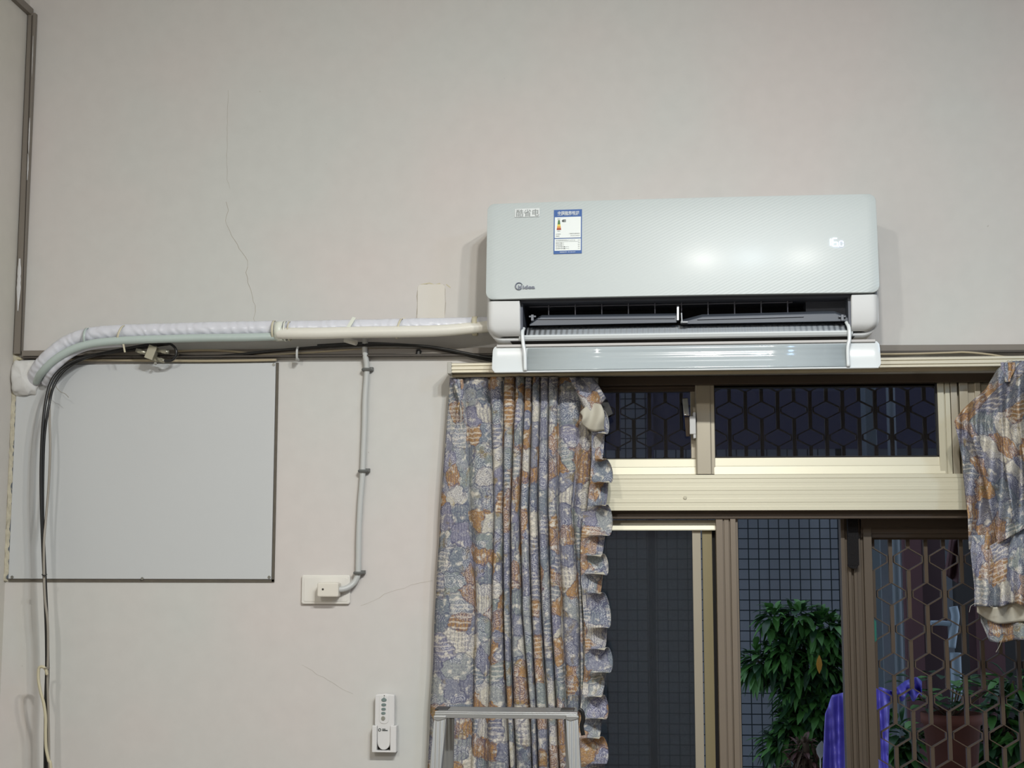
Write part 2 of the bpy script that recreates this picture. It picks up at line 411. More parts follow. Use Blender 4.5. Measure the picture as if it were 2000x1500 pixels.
# ------------------------------------------------------------------ room shell
XL, XR, YB, ZC = -1.462, 2.7, -4.9, 3.35
OX0, OX1, OZ0, OZ1 = U(1120, 1000).x, 1.75, .88, U(1500, 733).z      # window opening
b = MB()
b.box(XL, OX0, 0, .2, 0, ZC); b.box(OX1, XR, 0, .2, 0, ZC); b.box(OX0, OX1, 0, .2, OZ1, ZC); b.box(OX0, OX1, 0, .2, 0, OZ0)
wb = struct(make('wall_back', b, M_wall))
struct(make('wall_left', MB().box(XL-.15, XL, YB, .2, 0, ZC), M_side))
struct(make('wall_right', MB().box(XR, XR+.15, YB, .2, 0, ZC), M_far))
struct(make('wall_front', MB().box(XL-.15, XR+.15, YB-.15, YB, 0, ZC), M_far))
struct(make('ceiling', MB().box(XL-.15, XR+.15, YB-.15, .2, ZC, ZC+.1), M_ceil))
struct(make('floor', MB().box(XL-.15, XR+.15, YB-.15, .2, -.1, 0), M_floor))
def ribbon(b, pts, w_, d=.0006, jit=0):
    P = [U(x, y, 0) for x, y in pts]
    Q = []
    for p, q in zip(P, P[1:]):
        k = max(1, int((q-p).length/.012))
        for i in range(k):
            v = p.lerp(q, i/k); Q.append(v+Vector(((random.random()-.5)*jit, 0, (random.random()-.5)*jit)))
    Q.append(P[-1])
    for p, q in zip(Q, Q[1:]): b.bar(p, q, w_*(.6+.6*random.random()), .0006)
b = MB()
ribbon(b, [(446, 175), (445, 230), (443, 280), (444, 350), (449, 368)], .0004, jit=.003)
ribbon(b, [(441, 395), (446, 412), (440, 432), (447, 450), (462, 478), (485, 508), (481, 532), (484, 552), (492, 578), (500, 608), (496, 622), (500, 632)], .0008, jit=.004)
make('wall_crack', b, M_crack, wb)['label'] = 'hairline crack running down the plaster'
b = MB()
ribbon(b, [(705, 1182), (742, 1168), (762, 1155), (790, 1148), (822, 1137), (845, 1134)], .0005, jit=.004)
make('wall_crack', b, M_crack, wb)['label'] = 'hairline crack beside the curtain'
b = MB()
ribbon(b, [(590, 1298), (640, 1330), (690, 1355)], .0003, jit=.004)
make('wall_crack', b, M_crack, wb)
# filled rectangle in the plaster with its visible edge
p0, p1 = U(815, 640), U(869, 555)
b = MB().prism(rrect(p0.x, p1.x, p0.z-.02, p1.z, (0, 0, .008, .008)), .001, -.0012)
make('filled_patch', b, M_patch, wb, bevel=.0006)
b = MB(); ribbon(b, [(813, 628), (815, 590), (815, 568), (822, 557), (835, 555)], .0016, jit=.002); ribbon(b, [(866, 556), (870, 565), (870, 590), (868, 622)], .0010, jit=.002)
make('patch_seam', b, M_crack, wb)
b = MB(); ribbon(b, [(820, 556), (838, 554), (850, 556), (860, 554)], .0035, jit=.004); ribbon(b, [(872, 555), (880, 562)], .003, jit=.004)
make('filler_smear', b, M_seam, wb)
# rough plaster bead down the corner beside the board
b = MB()
def bead(u, v):
    py = 690 + u*445; p = U(27 - (py-690)*.030, py, 0)
    wd = .016*(.6+.8*noise.noise(Vector((3, py*.05, 1))) + .25)
    a = v
    n_ = noise.noise(Vector((v*6, py*.09, 2)))*.0035
    return Vector((XL + a*wd + .0005, -.002 - .007*sin(pi*min(1, .55+a*.45))*(1-a*.7) - n_, p.z))
b.grid(bead, 150, 8)
m_bead = mat('rough_plaster', (186, 180, 160), .9, var=.35, vs_=70, bump=1, bs=90)
struct(make('trim_1', b, m_bead, solid=(.004, 1)))
# grey-brown trunking in the corner and along the wall
def trim_bar(name, pA, pB, w_, dep, side=(1, 0, 0), extra=None, par=None):
    b = MB().bar(pA, pB, w_, dep, side=side)
    return make(name, b, M_trim, par, bevel=.0012)
pT, pB_ = U(60, 27, .008), U(36, 692, .008)
pT.x = max(pT.x, XL+.012); pB_.x = XL+.012
t2 = struct(trim_bar('trim_2', pT, pB_, .019, .014))
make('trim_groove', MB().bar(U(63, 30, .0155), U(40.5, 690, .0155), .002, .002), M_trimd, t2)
b = MB()
for (y0, y1, x0, wd) in ((70, 150, 65, .002), (230, 300, 58, .004), (300, 352, 54.5, .006), (505, 608, 38.5, .011)):
    def fl(u, v, y0=y0, y1=y1, x0=x0, wd=wd):
        py = y0+(y1-y0)*u; p = U(x0-(py-y0)*.034, py, .016)
        ww = wd*sin(pi*min(1, .12+u*.8))*(.7+.6*abs(noise.noise(Vector((py*.06, 1, x0)))))
        return Vector((p.x + (v-.5)*ww, -.0162 - .0006*noise.noise(Vector((py*.2, v*3, 0))), p.z))
    b.grid(fl, 24, 3)
make('paint_flake', b, M_flake, t2, solid=(.0006, 1))
pa, pb = U(45, 691, .008), U(2010, 679, .008)
t3 = struct(make('trim_3', MB().bar(pa, pb, .014, .016, side=(0, 0, 1)), M_trim, bevel=.001))
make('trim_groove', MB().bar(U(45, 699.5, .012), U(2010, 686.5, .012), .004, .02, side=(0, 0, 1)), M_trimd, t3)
q0 = U(60, 25, .004); q0.x = XL+.006
q1 = Vector((XL+.006, -.75, q0.z+.01))
struct(make('trim_4', MB().bar(q0, q1, .012, .019, side=(1, 0, 0)), M_trim, bevel=.001))
# yellowed filler line under the trunking and around the pipe hole
b = MB()
b.tube([U(x, y, .002) for x, y in ((30, 700), (60, 702), (90, 701), (120, 703))], .0042, 8)
b.tube([U(x, y, .002) for x, y in ((30, 698), (27, 720), (25, 745), (24, 775))], .005, 8)
struct(make('trim_5', b, M_seam))

# ------------------------------------------------------------------ board covering the old opening
TLb, TRb, BRb, BLb = U(33, 705, .006), U(540, 708, .006), U(528, 1133, .006), U(17, 1135, .006)
root = empty('cover_board', (BLb.lerp(BRb, .5).x, -.003, BLb.z))
tag(root, 'large plain pale grey rectangular board screwed to the wall under the trunking', 'board')
x0b, x1b = XL+.010, (TRb.x+BRb.x)/2
z0b, z1b = BRb.z+.002, TRb.z
make('panel', MB().box(x0b, x1b, -.006, -.001, z0b, z1b), M_board, root, bevel=.0008)
b = MB().box(x1b+.0005, x1b+.0065, -.0035, 0, z0b-.006, z1b).box(x0b, x1b+.006, -.0035, 0, z0b-.0068, z0b-.0005)
make('sealed_edge', b, M_boardedge, root)
make('recess_edge', MB().box(XL+.0045, XL+.0095, -.004, 0, z0b, U(30, 775).z), M_boardblue, root)
for x, y in ((535, 712), (526, 1127), (278, 1130), (24, 1127)):
    p = U(x, y, .006); p.x = min(max(p.x, x0b+.004), x1b-.004)
    b = MB().disc((p.x, -.006, p.z), .0035, .002, seg=14); b.bar((p.x-.002, -.0081, p.z), (p.x+.002, -.0081, p.z), .0006, .0006, side=(0, 0, 1))
    make('screw', b, M_screw, root, bevel=.0004)

# ------------------------------------------------------------------ air conditioner
ACL = Vector((.1335, -.016, 2.3597)); ARZ = radians(-2.12); ARY = radians(.1639)
ac = empty('air_conditioner', ACL, (0, ARY, ARZ))
tag(ac, 'white wall-mounted split air conditioner with its lower flap open above the window', 'air conditioner')
AM = ROOTM[ac.name]; AI = AM.inverted()
def A(px, py, yl):
    o = AI @ CAM; r = (AI.to_3x3()) @ (FWD + RIGHT*((px-1000)/F) - UP*((py-750)/F))
    p = o + r*((yl-o.y)/r.y); return p
W2, H2 = .427, .1112
YF = -.190
def am(name, b, m, parent=ac, **k): return make(name, b, m, parent, local=True, **k)
# casing: rim that follows the silhouette, rounded at the bottom corners
zb = A(1340, 660, -.155).z          # underside of the rim
zt = H2-.009
o_in = .0075
def half_outline(off, r=.034):
    x = W2+.001-off; pts = [(-x, zt)]
    for k in range(9):
        a = radians(180+90*k/8); rr = r-off*.6; pts.append((-x+rr+rr*cos(a), zb+off+rr+rr*sin(a)))
    for k in range(9):
        a = radians(270+90*k/8); rr = r-off*.6; pts.append((x-rr+rr*cos(a), zb+off+rr+rr*sin(a)))
    pts.append((x, zt)); return pts
oo, ii = half_outline(0), half_outline(o_in)
b = MB()
yb_, yf_ = 0.0, -.160
def yfront(z): return yf_ + (.012 if z < zb+.03 else 0)*(1-(z-zb)/.03)
n = len(oo); V = []
for (x, z), (xi, zi) in zip(oo, ii):
    V.append([b.bm.verts.new(q) for q in ((x, yb_, z), (x, yfront(z), z), (xi, yfront(z)-.001, zi), (xi, yb_, zi))])
for i in range(n-1):
    for k in range(4):
        f = b.bm.faces.new((V[i][k], V[i][(k+1) % 4], V[i+1][(k+1) % 4], V[i+1][k])); f.smooth = True
b.box(-W2+.002, W2-.002, -.150, 0, zt-.008, zt)
b.box(-W2+.008, W2-.008, -.160, -.120, -H2+.006, zt-.01)
am('casing', b, M_acb)
am('backplate', MB().box(-W2+.009, W2-.009, -.03, -.002, zb+.02, zt-.01), M_ack)
# front panel, gently bowed
def prow(v):
    z = -H2 + 2*H2*v; r = .016; e = min(z+H2, H2-z)
    ins = 0 if e >= r else r-sqrt(max(0, r*r-(r-e)**2)); return z, W2-ins
def pfn(u, v):
    # rows bunch up towards the rounded corners
    v = .5-.5*cos(pi*v)
    z, hw = prow(v)
    u2 = .5-.5*cos(pi*u) if False else u
    return Vector((-hw+2*hw*u2, ysurf(z, -hw+2*hw*u2), z))
def ysurf(z, x=0): return YF + .010*(z/H2) + .0025*(z/H2)**2 + .003*max(0, z/H2)**4 + .045*x*x
front = am('front_panel', MB().grid(pfn, 40, 30), M_panel, solid=(.012, -1), bevel=.0015, recalc=False)
def onp(px, py, off=.0006):
    p = A(px, py, YF); return p.x, ysurf(p.z, p.x) - off, p.z
def conform(b, yref):
    for v in b.bm.verts: v.co.y = ysurf(v.co.z, v.co.x) + (v.co.y-yref) - .0008
# embossed badge
x0, yy, z0 = onp(1006, 420); x1, _, z1 = onp(1051, 406)
b = MB(); b.prism(rrect(x0-.002, x1+.002, z0-.002, z1+.003, .001), yy, yy-.0006, 1)
text(b, '酷省电', .0185, x0, z0+.0005, yy-.0011, 0, fit=x1-x0)
conform(b, yy+.0006)
am('series_badge', b, [M_badge, M_badgebg], front)
# maker's mark: ring with letters
x0, yy, z0 = onp(1007, 566); x1, _, _ = onp(1045, 566)
b = MB(); R = .0078; cx, cz = x0+R, z0+.0075
b.tube([Vector((cx+R*cos(a), yy-.0008, cz+R*sin(a))) for a in [radians(-10+k*17-330) for k in range(19)]], lambda t: .0007+.0007*sin(pi*t), 6, n=1)
text(b, 'M', .012, x0+.0052, z0+.0012, yy-.0014, bold=.0003)
text(b, 'idea', .0112, x0+.0157, z0+.0012, yy-.0014, bold=.0004, fit=x1-x0-.0157)
conform(b, yy)
am('maker_logo', b, M_logo, front)
# energy label sticker
xa, yy, za = onp(1081, 496, .0012); xb, _, zb2 = onp(1136, 406, .0012)
LW, LH = xb-xa, zb2-za
def lx(t): return xa+LW*t
def lz(t): return zb2-LH*t
b = MB(); b.box(xa, xb, yy, yy+.0009, za, zb2, 0)
ly = yy-.0001
def flat(x0, x1, t0, t1, mi, dy=0): b.bm.faces.new([b.bm.verts.new(q) for q in ((lx(x0), ly-dy, lz(t1)), (lx(x1), ly-dy, lz(t1)), (lx(x1), ly-dy, lz(t0)), (lx(x0), ly-dy, lz(t0)))]).material_index = mi
flat(.035, .965, .17, .645, 1); flat(.035, .965, .665, .93, 1)
lt = ly-.0002
text(b, '中国能效标识', .0088, lx(.13), lz(.108), lt, 1, fit=LW*.76, bold=.0001)
text(b, 'CHINA', .0032, lx(.13), lz(.135), lt, 1, fit=LW*.18); text(b, 'ENERGY', .0032, lx(.38), lz(.135), lt, 1, fit=LW*.24); text(b, 'LABEL', .0032, lx(.68), lz(.135), lt, 1, fit=LW*.18)
for t0, t1, w0, w1, mi in ((.238, .285, .030, .040, 3), (.285, .335, .040, .048, 3), (.335, .378, .052, .060, 4), (.378, .42, .062, .068, 5), (.42, .463, .072, .080, 6)):
    b.bm.faces.new([b.bm.verts.new(q) for q in ((lx(.185-w1), lt, lz(t1)), (lx(.185+w1), lt, lz(t1)), (lx(.185+w0), lt, lz(t0)), (lx(.185-w0), lt, lz(t0)))]).material_index = mi
b.bm.faces.new([b.bm.verts.new((lx(x), lt, lz(t))) for x, t in ((.285, .258), (.32, .285), (.43, .285), (.43, .23), (.32, .23))]).material_index = 2
text(b, '1级', .0034, lx(.335), lz(.272), lt-.0002, 1, fit=LW*.075)
text(b, '耗能低', .0022, lx(.13), lz(.22), lt, 2, fit=LW*.10); text(b, '耗能高', .0022, lx(.13), lz(.497), lt, 2, fit=LW*.10)
text(b, '生产者名称', .0026, lx(.075), lz(.567), lt, 2, fit=LW*.17); text(b, '规格型号', .0026, lx(.075), lz(.613), lt, 2, fit=LW*.13)
text(b, '广东美的制冷设备有限公司', .0026, lx(.54), lz(.562), lt, 2, fit=LW*.38); text(b, 'KFR-35GW/N8XHB1', .0026, lx(.60), lz(.607), lt, 2, fit=LW*.32)
for s_, f_, v_, t in (('全年能源消耗效率[(W·h)/(W·h)]', .68, '5.29', .708), ('额定制冷量(W)', .29, '3500', .771), ('额定制热量(W)', .29, '5000', .812), ('制冷季节耗电量(kW·h)', .47, '490', .854), ('制热季节耗电量(kW·h)', .47, '332', .895)):
    text(b, s_, .0027, lx(.075), lz(t), lt, 2, fit=LW*f_); text(b, v_, .0027, lx(.86), lz(t), lt, 2, fit=LW*.07)
flat(.075, .93, .728, .732, 2, .0002)
text(b, '依据国家标准：GB 21455-2019', .0028, lx(.22), lz(.972), lt, 1, fit=LW*.55)
conform(b, yy+.0009)
am('energy_label', b, [M_blue, M_lwhite, M_lblack, mat('label_green', (70, 120, 66), .5), mat('label_yellow', (226, 208, 90), .5), mat('label_orange', (222, 150, 70), .5), mat('label_red', (160, 70, 44), .5)], front, recalc=False)
# lit seven-segment temperature
b = MB()
def seg7(px0, py0, px1, py1, segs, mi, th):
    xA, yA, zA = onp(px0, py1, .0007); xB, _, zB = onp(px1, py0, .0007); zm = (zA+zB)/2; g = th*.35
    E = {'a': ((xA+g, zB), (xB-g, zB)), 'd': ((xA+g, zA), (xB-g, zA)), 'g': ((xA+g, zm), (xB-g, zm)), 'f': ((xA, zm+g), (xA, zB-g)), 'e': ((xA, zA+g), (xA, zm-g)), 'b': ((xB, zm+g), (xB, zB-g)), 'c': ((xB, zA+g), (xB, zm-g))}
    for s_ in segs: (ax, az), (bx, bz) = E[s_]; h = th/2; ve = abs(ax-bx) < 1e-6; b.bm.faces.new([b.bm.verts.new(q) for q in (((ax-h, yA, az), (ax+h, yA, az), (ax+h, yA, bz), (ax-h, yA, bz)) if ve else ((ax, yA, az-h), (bx, yA, az-h), (bx, yA, az+h), (ax, yA, az+h)))]).material_index = mi
seg7(1616, 465, 1622.5, 480, 'bc', 0, .0024); seg7(1627, 464.5, 1636, 480.5, 'afgedc', 0, .0021); seg7(1640.5, 470, 1647, 480.5, 'abcdef', 1, .0019)
p = onp(1638.3, 481, .0007); b.box(p[0]-.001, p[0]+.001, p[1]-.0002, p[1]+.0002, p[2]-.001, p[2]+.001, 1)
for v in b.bm.verts: v.co.y = ysurf(v.co.z, v.co.x)-.0016
am('temperature_display', b, [M_digit, M_dim], front)
# cheeks either side of the outlet
zc_t = -H2-.003
for side, px_in in ((-1, 1016), (1, 1663)):
    xi = A(px_in, 620, -.166).x; xo = side*(W2-.0035)
    zlo = zb+o_in+.001
    def chf(u, v, xi=xi, xo=xo, side=side):
        v = .5-.5*cos(pi*v); z = zlo+(zc_t-zlo)*v; r = .024; e = z-zlo
        ins = 0 if e > r else r-sqrt(max(0, r*r-(r-e)**2))
        a, c = (xo-side*ins, xi) if side < 0 else (xi, xo-side*ins)
        x = a+(c-a)*(.5-.5*cos(pi*u)); t = (zc_t-z)/(zc_t-zlo)
        eo = abs(x-(xo-side*ins)); roll = .007*max(0, 1-eo/.010)**2 + .009*max(0, 1-e/.014)**2
        return Vector((x, -.182 + .004*t + .012*t**4 + roll, z))
    am('cheek', MB().grid(chf, 18, 22), M_acb, solid=(.05, -1), recalc=False)
# outlet interior
xL, xR = A(1016, 620, -.166).x, A(1663, 620, -.166).x
zO = -H2-.002
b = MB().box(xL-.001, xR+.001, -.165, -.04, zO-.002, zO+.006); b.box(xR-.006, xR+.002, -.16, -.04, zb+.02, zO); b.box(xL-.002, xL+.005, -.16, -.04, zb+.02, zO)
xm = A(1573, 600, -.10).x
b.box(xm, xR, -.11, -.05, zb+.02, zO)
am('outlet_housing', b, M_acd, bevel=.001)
# fan guard: one wire rail with drop ribs
b = MB(); zw = A(1300, 595, -.12).z
b.bar((A(1034, 595, -.12).x, -.12, zw), (A(1548, 595, -.12).x, -.12, zw), .0022, .003, side=(0, 0, 1))
for k in range(10):
    x = A(1072+k*51.8, 600, -.12).x
    b.bar((x, -.12, zO), (x, -.118, zw-.035), .0022, .012)
    b.tube([(x, -.12, zw-.006), (x+.001, -.12, zw-.002), (x+.006, -.12, zw-.0005)], .001, 6)
am('fan_guard', b, mat('guard_dark', (112, 114, 126), .4))
# long dark vane with chamfered ends, and its centre bracket
def px_poly(pts, y0, y1): return [(A(x, y, (y0+y1)/2).x, A(x, y, (y0+y1)/2).z) for x, y in pts]
b = MB()
v0 = A(1030, 636, -.150).z; 
for xs in ((1034, 1054, 1322), (1328, 1640, 1658)):
    if xs[0] == 1034: P4 = [(1034, 634), (1056, 619.5), (1322, 616), (1322, 630.5), (1034, 636.5)]
    else: P4 = [(1329, 630), (1372, 618.5), (1600, 612.5), (1632, 612), (1657, 621), (1657, 627.5), (1329, 633.5)]
    q = [A(x, y, -.150) for x, y in P4]; top = [A(x, y-.0, -.128) for x, y in P4]
    f = [b.bm.verts.new(v) for v in q]
    zc_ = sum(v.z for v in q)/len(q)
    g = [b.bm.verts.new(Vector((v.x, -.122, v.z+.010))) for v in q]; nn = len(q)
    b.bm.faces.new(f); b.bm.faces.new(g[::-1])
    for i in range(nn): b.bm.faces.new((f[i], g[i], g[(i+1) % nn], f[(i+1) % nn]))
am('inner_vane', b, M_vane, bevel=.0015)
b = MB()
l0, l1 = A(1050, 623, -.152), A(1318, 621, -.152); b.bar(l0, l1, .0022, .003, side=(0, 0, 1)); l0, l1 = A(1362, 623.5, -.152), A(1570, 618, -.152); b.bar(l0, l1, .0022, .003, side=(0, 0, 1))
am('vane_ridge', b, mat('vane_ridge', (120, 125, 135), .3), bevel=.0006)
b = MB(); p, q = A(1324, 598, -.150), A(1324, 626, -.155); b.bar(p, q, .005, .006)
p, q = A(1331, 611, -.158), A(1332, 630, -.158); b.bar(p, q, .003, .005); b.box(p.x-.002, p.x+.014, -.160, -.155, q.z-.001, q.z+.003)
am('vane_bracket', b, mat('bracket_grey', (170, 174, 178), .25, .3), bevel=.0008)
# ribbed tray behind the lip
a0, a1 = A(1028, 657, -.148), A(1660, 645, -.148); zt0 = A(1340, 651, -.152).z; zt1 = A(1340, 634, -.128).z
b = MB().grid(lambda u, v: Vector((a0.x+(a1.x-a0.x)*u, -.152+.030*v, zt0+(zt1-zt0)*v)), 4, 4)
am('ribbed_tray', b, M_slope, solid=(.002, 1))
# bright front lip
zl0 = A(1340, 661, -.152).z; zl1 = A(1340, 650, -.155).z
b = MB().profile([(-.149, zl0), (-.1535, zl0+.003), (-.157, zl1-.003), (-.156, zl1), (-.150, zl1+.0005), (-.140, zl0)], xL-.004, xR+.004, smooth=False)
am('underside_shade_plate', MB().box(-W2+.05, W2-.05, -.146, -.01, zb-.0015, zb+.004), M_ack)  # black plate painting in the shaded opening under the casing
am('front_lip', b, M_acw, bevel=.0012, seg=3)
for px in (1040, 1645):
    p = A(px, 620, -.155); b = MB().bar(p+Vector((0, 0, .006)), p-Vector((0, 0, .008)), .006, .008); b.bar(p+Vector((-.008, 0, .002)), p+Vector((.008, 0, .002)), .004, .004, side=(0, 0, 1))
    am('pivot', b, mat('pivot_grey', (110, 114, 122), .35), bevel=.001)
# open flap hanging below
FT, FB = A(1340, 671, -.153), A(1340, 723, -.165)
fx0, fx1 = A(962, 700, -.15).x, A(1719, 695, -.15).x
def flf(u, v):
    t = v; z = FB.z+(FT.z-FB.z)*t; e = min(t, 1-t)*(FT.z-FB.z); r = .013
    ins = 0 if e > r else r-sqrt(max(0, r*r-(r-e)**2))
    if t > .5: ins = ins*.7+.002*(t-.5)
    x = fx0+ins+(fx1-fx0-2*ins)*u
    return Vector((x, FB.y+(FT.y-FB.y)*t + .004*sin(pi*t) + (.004 if t < .03 else 0)*0, z))
flap = am('air_flap', MB().grid(lambda u, v: flf(u, .5-.5*cos(pi*v)), 60, 20), M_acw, solid=(.004, -1), bevel=.001, recalc=False)
ix0, ix1 = A(1030, 700, -.15).x, A(1652, 695, -.15).x
b = MB().grid(lambda u, v: (lambda t: Vector((ix0+(ix1-ix0)*u + .003*(t-.5), FB.y+(FT.y-FB.y)*t+.004*sin(pi*t)-.0016, FB.z+(FT.z-FB.z)*t)))(.06+.84*v), 4, 16)
am('ribbed_insert', b, M_flapi, flap, solid=(.0014, 1), recalc=False)
b = MB().bar((fx0+.006, FB.y-.001, FB.z+.001), (fx1-.006, FB.y-.001, FB.z+.001), .0035, .004, side=(0, 0, 1))
am('edge_bead', b, M_acw, flap, bevel=.0012, seg=3)
b = MB().bar((fx0+.010, FT.y-.003, FT.z), (fx1-.010, FT.y-.003, FT.z), .006, .004, side=(0, 0, 1))
am('top_rim', b, mat('rim_grey', (190, 188, 186), .35), flap, bevel=.0012)
for pts in (((1023, 641), (1020.5, 650), (1022, 672), (1025, 690), (1026, 724)), ((1653, 629), (1658, 640), (1659, 662), (1656, 680), (1657, 716))):
    ds = (-.150, -.162, -.166, -.168, -.170)
    am('flap_arm', MB().tube([A(x, y, d) for (x, y), d in zip(pts, ds)], .0042, 8, sq=.8), M_acw, flap)

# ------------------------------------------------------------------ refrigerant line set
pp = U(60, 742, .01)
pipe = empty('insulated_pipe', pp)
tag(pipe, 'white-wrapped refrigerant pipe bundle running from the air conditioner to the left corner', 'pipe')
wc = [(66, 742, .012), (74, 722, .035), (96, 697, .05), (128, 672, .055), (165, 657, .058), (215, 650, .06), (300, 647, .06), (400, 644, .06), (500, 642, .06), (600, 641, .058), (700, 639, .055), (800, 637, .052), (900, 635, .048), (990, 633, .045)]
make('insulation_wrap', MB().tube([U(*q) for q in wc], lambda t: .0180*(1+.012*sin(t*140)+.012*sin(t*61)), 20, n=16, sq=.9), M_wrap, pipe)
mc = [(70, 745, .02), (84, 725, .055), (108, 702, .072), (140, 683, .078), (180, 671, .080), (240, 665, .080), (320, 662, .080), (400, 660, .080), (480, 659, .078), (545, 657, .075)]
make('drain_hose', MB().tube([U(*q) for q in mc], .0095, 14, n=10), M_mint, pipe)['label'] = 'mint green hose'
mc2 = [(88, 748, .02), (100, 728, .05), (124, 702, .062), (155, 683, .064), (190, 674, .066), (240, 670, .066)]
make('white_tube', MB().tube([U(*q) for q in mc2], .009, 12, n=10), M_wrap, pipe)
hc = [(540, 651, .078), (560, 651, .082), (620, 651, .083), (700, 649, .082), (780, 648, .08), (860, 646, .077), (930, 640, .07), (985, 634, .06)]
make('taped_hose', MB().tube([U(*q) for q in hc], lambda t: .0135*(.75+.25*min(1, t*25)), 16, n=10), M_pvc, pipe)['label'] = 'cream white taped hose'
def band(px, py, d, r, w_, m, lean=0, tail=None, sq=1.0):
    c = U(px, py, d); b = MB(); seg = 24; P = []
    rings = []
    for s_ in (-1, 1):
        for rr in (r, r+.0012):
            rings.append([b.bm.verts.new(c+Vector((s_*w_/2+lean*sin(2*pi*k/seg)*rr, -rr*sq*cos(2*pi*k/seg), rr*sin(2*pi*k/seg)))) for k in range(seg)])
    for A_, B_ in ((0, 1), (1, 3), (3, 2), (2, 0)):
        for k in range(seg): b.bm.faces.new((rings[A_][k], rings[A_][(k+1) % seg], rings[B_][(k+1) % seg], rings[B_][k])).smooth = True
    if tail: b.bar(U(*tail[0]), U(*tail[1]), tail[2], .0012)
    return make('binding_band', b, m, pipe)
band(171, 660, .066, .0228, .006, M_mint); band(238, 654, .066, .0215, .005, M_tiey, .3, ((241, 672, .085), (244, 688, .08), .004))
band(547, 647, .070, .0222, .018, M_tie); band(536, 646, .068, .0228, .005, M_tiey); band(558, 647, .070, .0228, .004, M_tie)
band(566, 647, .070, .0222, .003, M_tiey)
band(780, 642, .064, .0222, .005, M_tiey, .25, ((786, 628, .05), (790, 621, .045), .006))
b = MB().bar(U(678, 643, .09), U(692, 620, .075), .0085, .0015); make('tape_tail', b, M_tie, pipe)['label'] = 'white tape end sticking up'
band(928, 637, .058, .0215, .012, M_tiey)
# putty plug at the wall hole
b = MB()
def pf(u, v):
    a = 2*pi*u; r = 1-v*v
    c = U(50, 738, .0)
    k = 1+.16*noise.noise(Vector((cos(a)*2, sin(a)*2, v*3)))
    sx = .036*(abs(cos(a))**.65)*(1 if cos(a) > 0 else -1); sz = .044*(abs(sin(a))**.65)*(1 if sin(a) > 0 else -1)
    x = c.x+.004+sx*k*sqrt(max(0, 1-v**3)); z = c.z+sz*k*sqrt(max(0, 1-v**3))
    return Vector((max(x, XL+.001), -.001-.030*v - .004*noise.noise(Vector((x*60, z*60, 0)))*v, z))
b.grid(pf, 48, 14)
tag(make('wall_putty', b, M_putty), 'lump of white putty sealing the pipe hole in the left corner', 'putty')

# ------------------------------------------------------------------ cables
def cable(name, pts, r, m, label, cat='cable', n=8, seg=10):
    o = make(name, MB().tube([U(*q) for q in pts], r, seg, n=n), m); return tag(o, label, cat)
cable('black_cable', [(322, 668, .030), (300, 671, .03), (250, 680, .03), (200, 690, .035), (150, 703, .045), (118, 722, .055), (100, 745, .065), (90, 780, .075), (83, 840, .08), (80, 920, .08), (81, 1000, .08), (84, 1080, .08), (87, 1150, .08), (90, 1220, .08), (91, 1300, .08), (89, 1380, .08), (88, 1510, .08), (88, 1700, .08)], .0036, M_black, 'black cable drooping from the splitter down the left corner', n=6)
cable('black_cable', [(330, 672, .02), (300, 676, .02), (255, 684, .025), (205, 690, .030), (165, 700, .035), (128, 722, .045), (106, 752, .055), (96, 790, .070), (87, 850, .074), (84, 930, .074), (84, 1010, .072), (87, 1090, .072), (90, 1160, .072), (93, 1230, .072), (94, 1310, .072), (92, 1390, .072), (91, 1510, .072), (91, 1700, .072)], .0032, M_black, 'second black cable close behind the drooping one in the left corner', n=6)
cable('grey_cable', [(120, 712, .03), (104, 730, .035), (97, 760, .05), (97, 820, .065), (98, 880, .07), (95, 950, .07), (90, 1010, .075), (86, 1060, .086), (86, 1120, .088), (88, 1170, .088), (93, 1215, .088), (94, 1270, .086), (93, 1330, .082), (95, 1420, .08), (96, 1510, .08), (96, 1700, .08)], .0028, M_grey, 'grey cable hanging beside the black ones in the left corner', n=6)
cable('looped_cable', [(92, 1318, .094), (89, 1307, .096), (82, 1302, .097), (76, 1306, .097), (75, 1325, .097), (79, 1350, .097), (85, 1372, .097), (89, 1400, .096), (89, 1430, .096), (90, 1460, .096), (95, 1485, .096), (100, 1510, .096), (104, 1700, .09)], .0034, M_cream, 'cream cable with a hairpin loop tied to the black cable at lower left')
cable('cable_tie', [(82.5, 1122, .088), (84, 1124, .096), (88, 1124, .096), (91, 1122, .088)], .0016, M_black, 'small black tie around the hanging cables level with the board edge', 'cable tie')
cable('twist_tie', [(83, 1304, .09), (88, 1305, .103), (92, 1303, .103), (97, 1304, .09)], .001, M_grey, 'thin wire twist tie holding the cream cable loop', 'cable tie')
cable('loose_thread', [(107, 722, .05), (106, 742, .05), (110, 756, .05), (118, 765, .05), (127, 769, .05), (134, 776, .05)], .0007, M_grey, 'thin loose wire curling in front of the board under the pipe', 'wire')
cable('black_cable', [(350, 695, .018), (400, 697, .018), (440, 695, .018), (500, 689, .020), (560, 683, .022), (640, 677, .025), (740, 673.5, .027), (820, 675.5, .028), (870, 682, .028), (930, 694, .028), (990, 703, .025), (1040, 706, .025)], .0036, M_black, 'black cable along the wall between the splitter and the air conditioner')
cable('black_cable', [(620, 675, .014), (700, 671, .016), (760, 672, .018), (830, 677, .018), (880, 686, .018), (940, 700, .018), (1000, 710, .018), (1040, 711, .018)], .0036, M_black, 'lower black cable dipping behind the open flap')
cable('beige_cable', [(345, 686, .018), (400, 684, .019), (450, 686, .018), (510, 692, .015), (570, 691, .015), (630, 687, .015), (700, 682, .014), (780, 681, .012)], .0026, M_beige, 'thin beige cable lying on the trunking under the pipe')
cable('beige_cable', [(110, 700, .012), (180, 703, .012), (280, 704, .012), (380, 705, .012), (460, 704.5, .012), (540, 703, .012)], .0032, M_beige, 'beige cable along the top edge of the grey board')
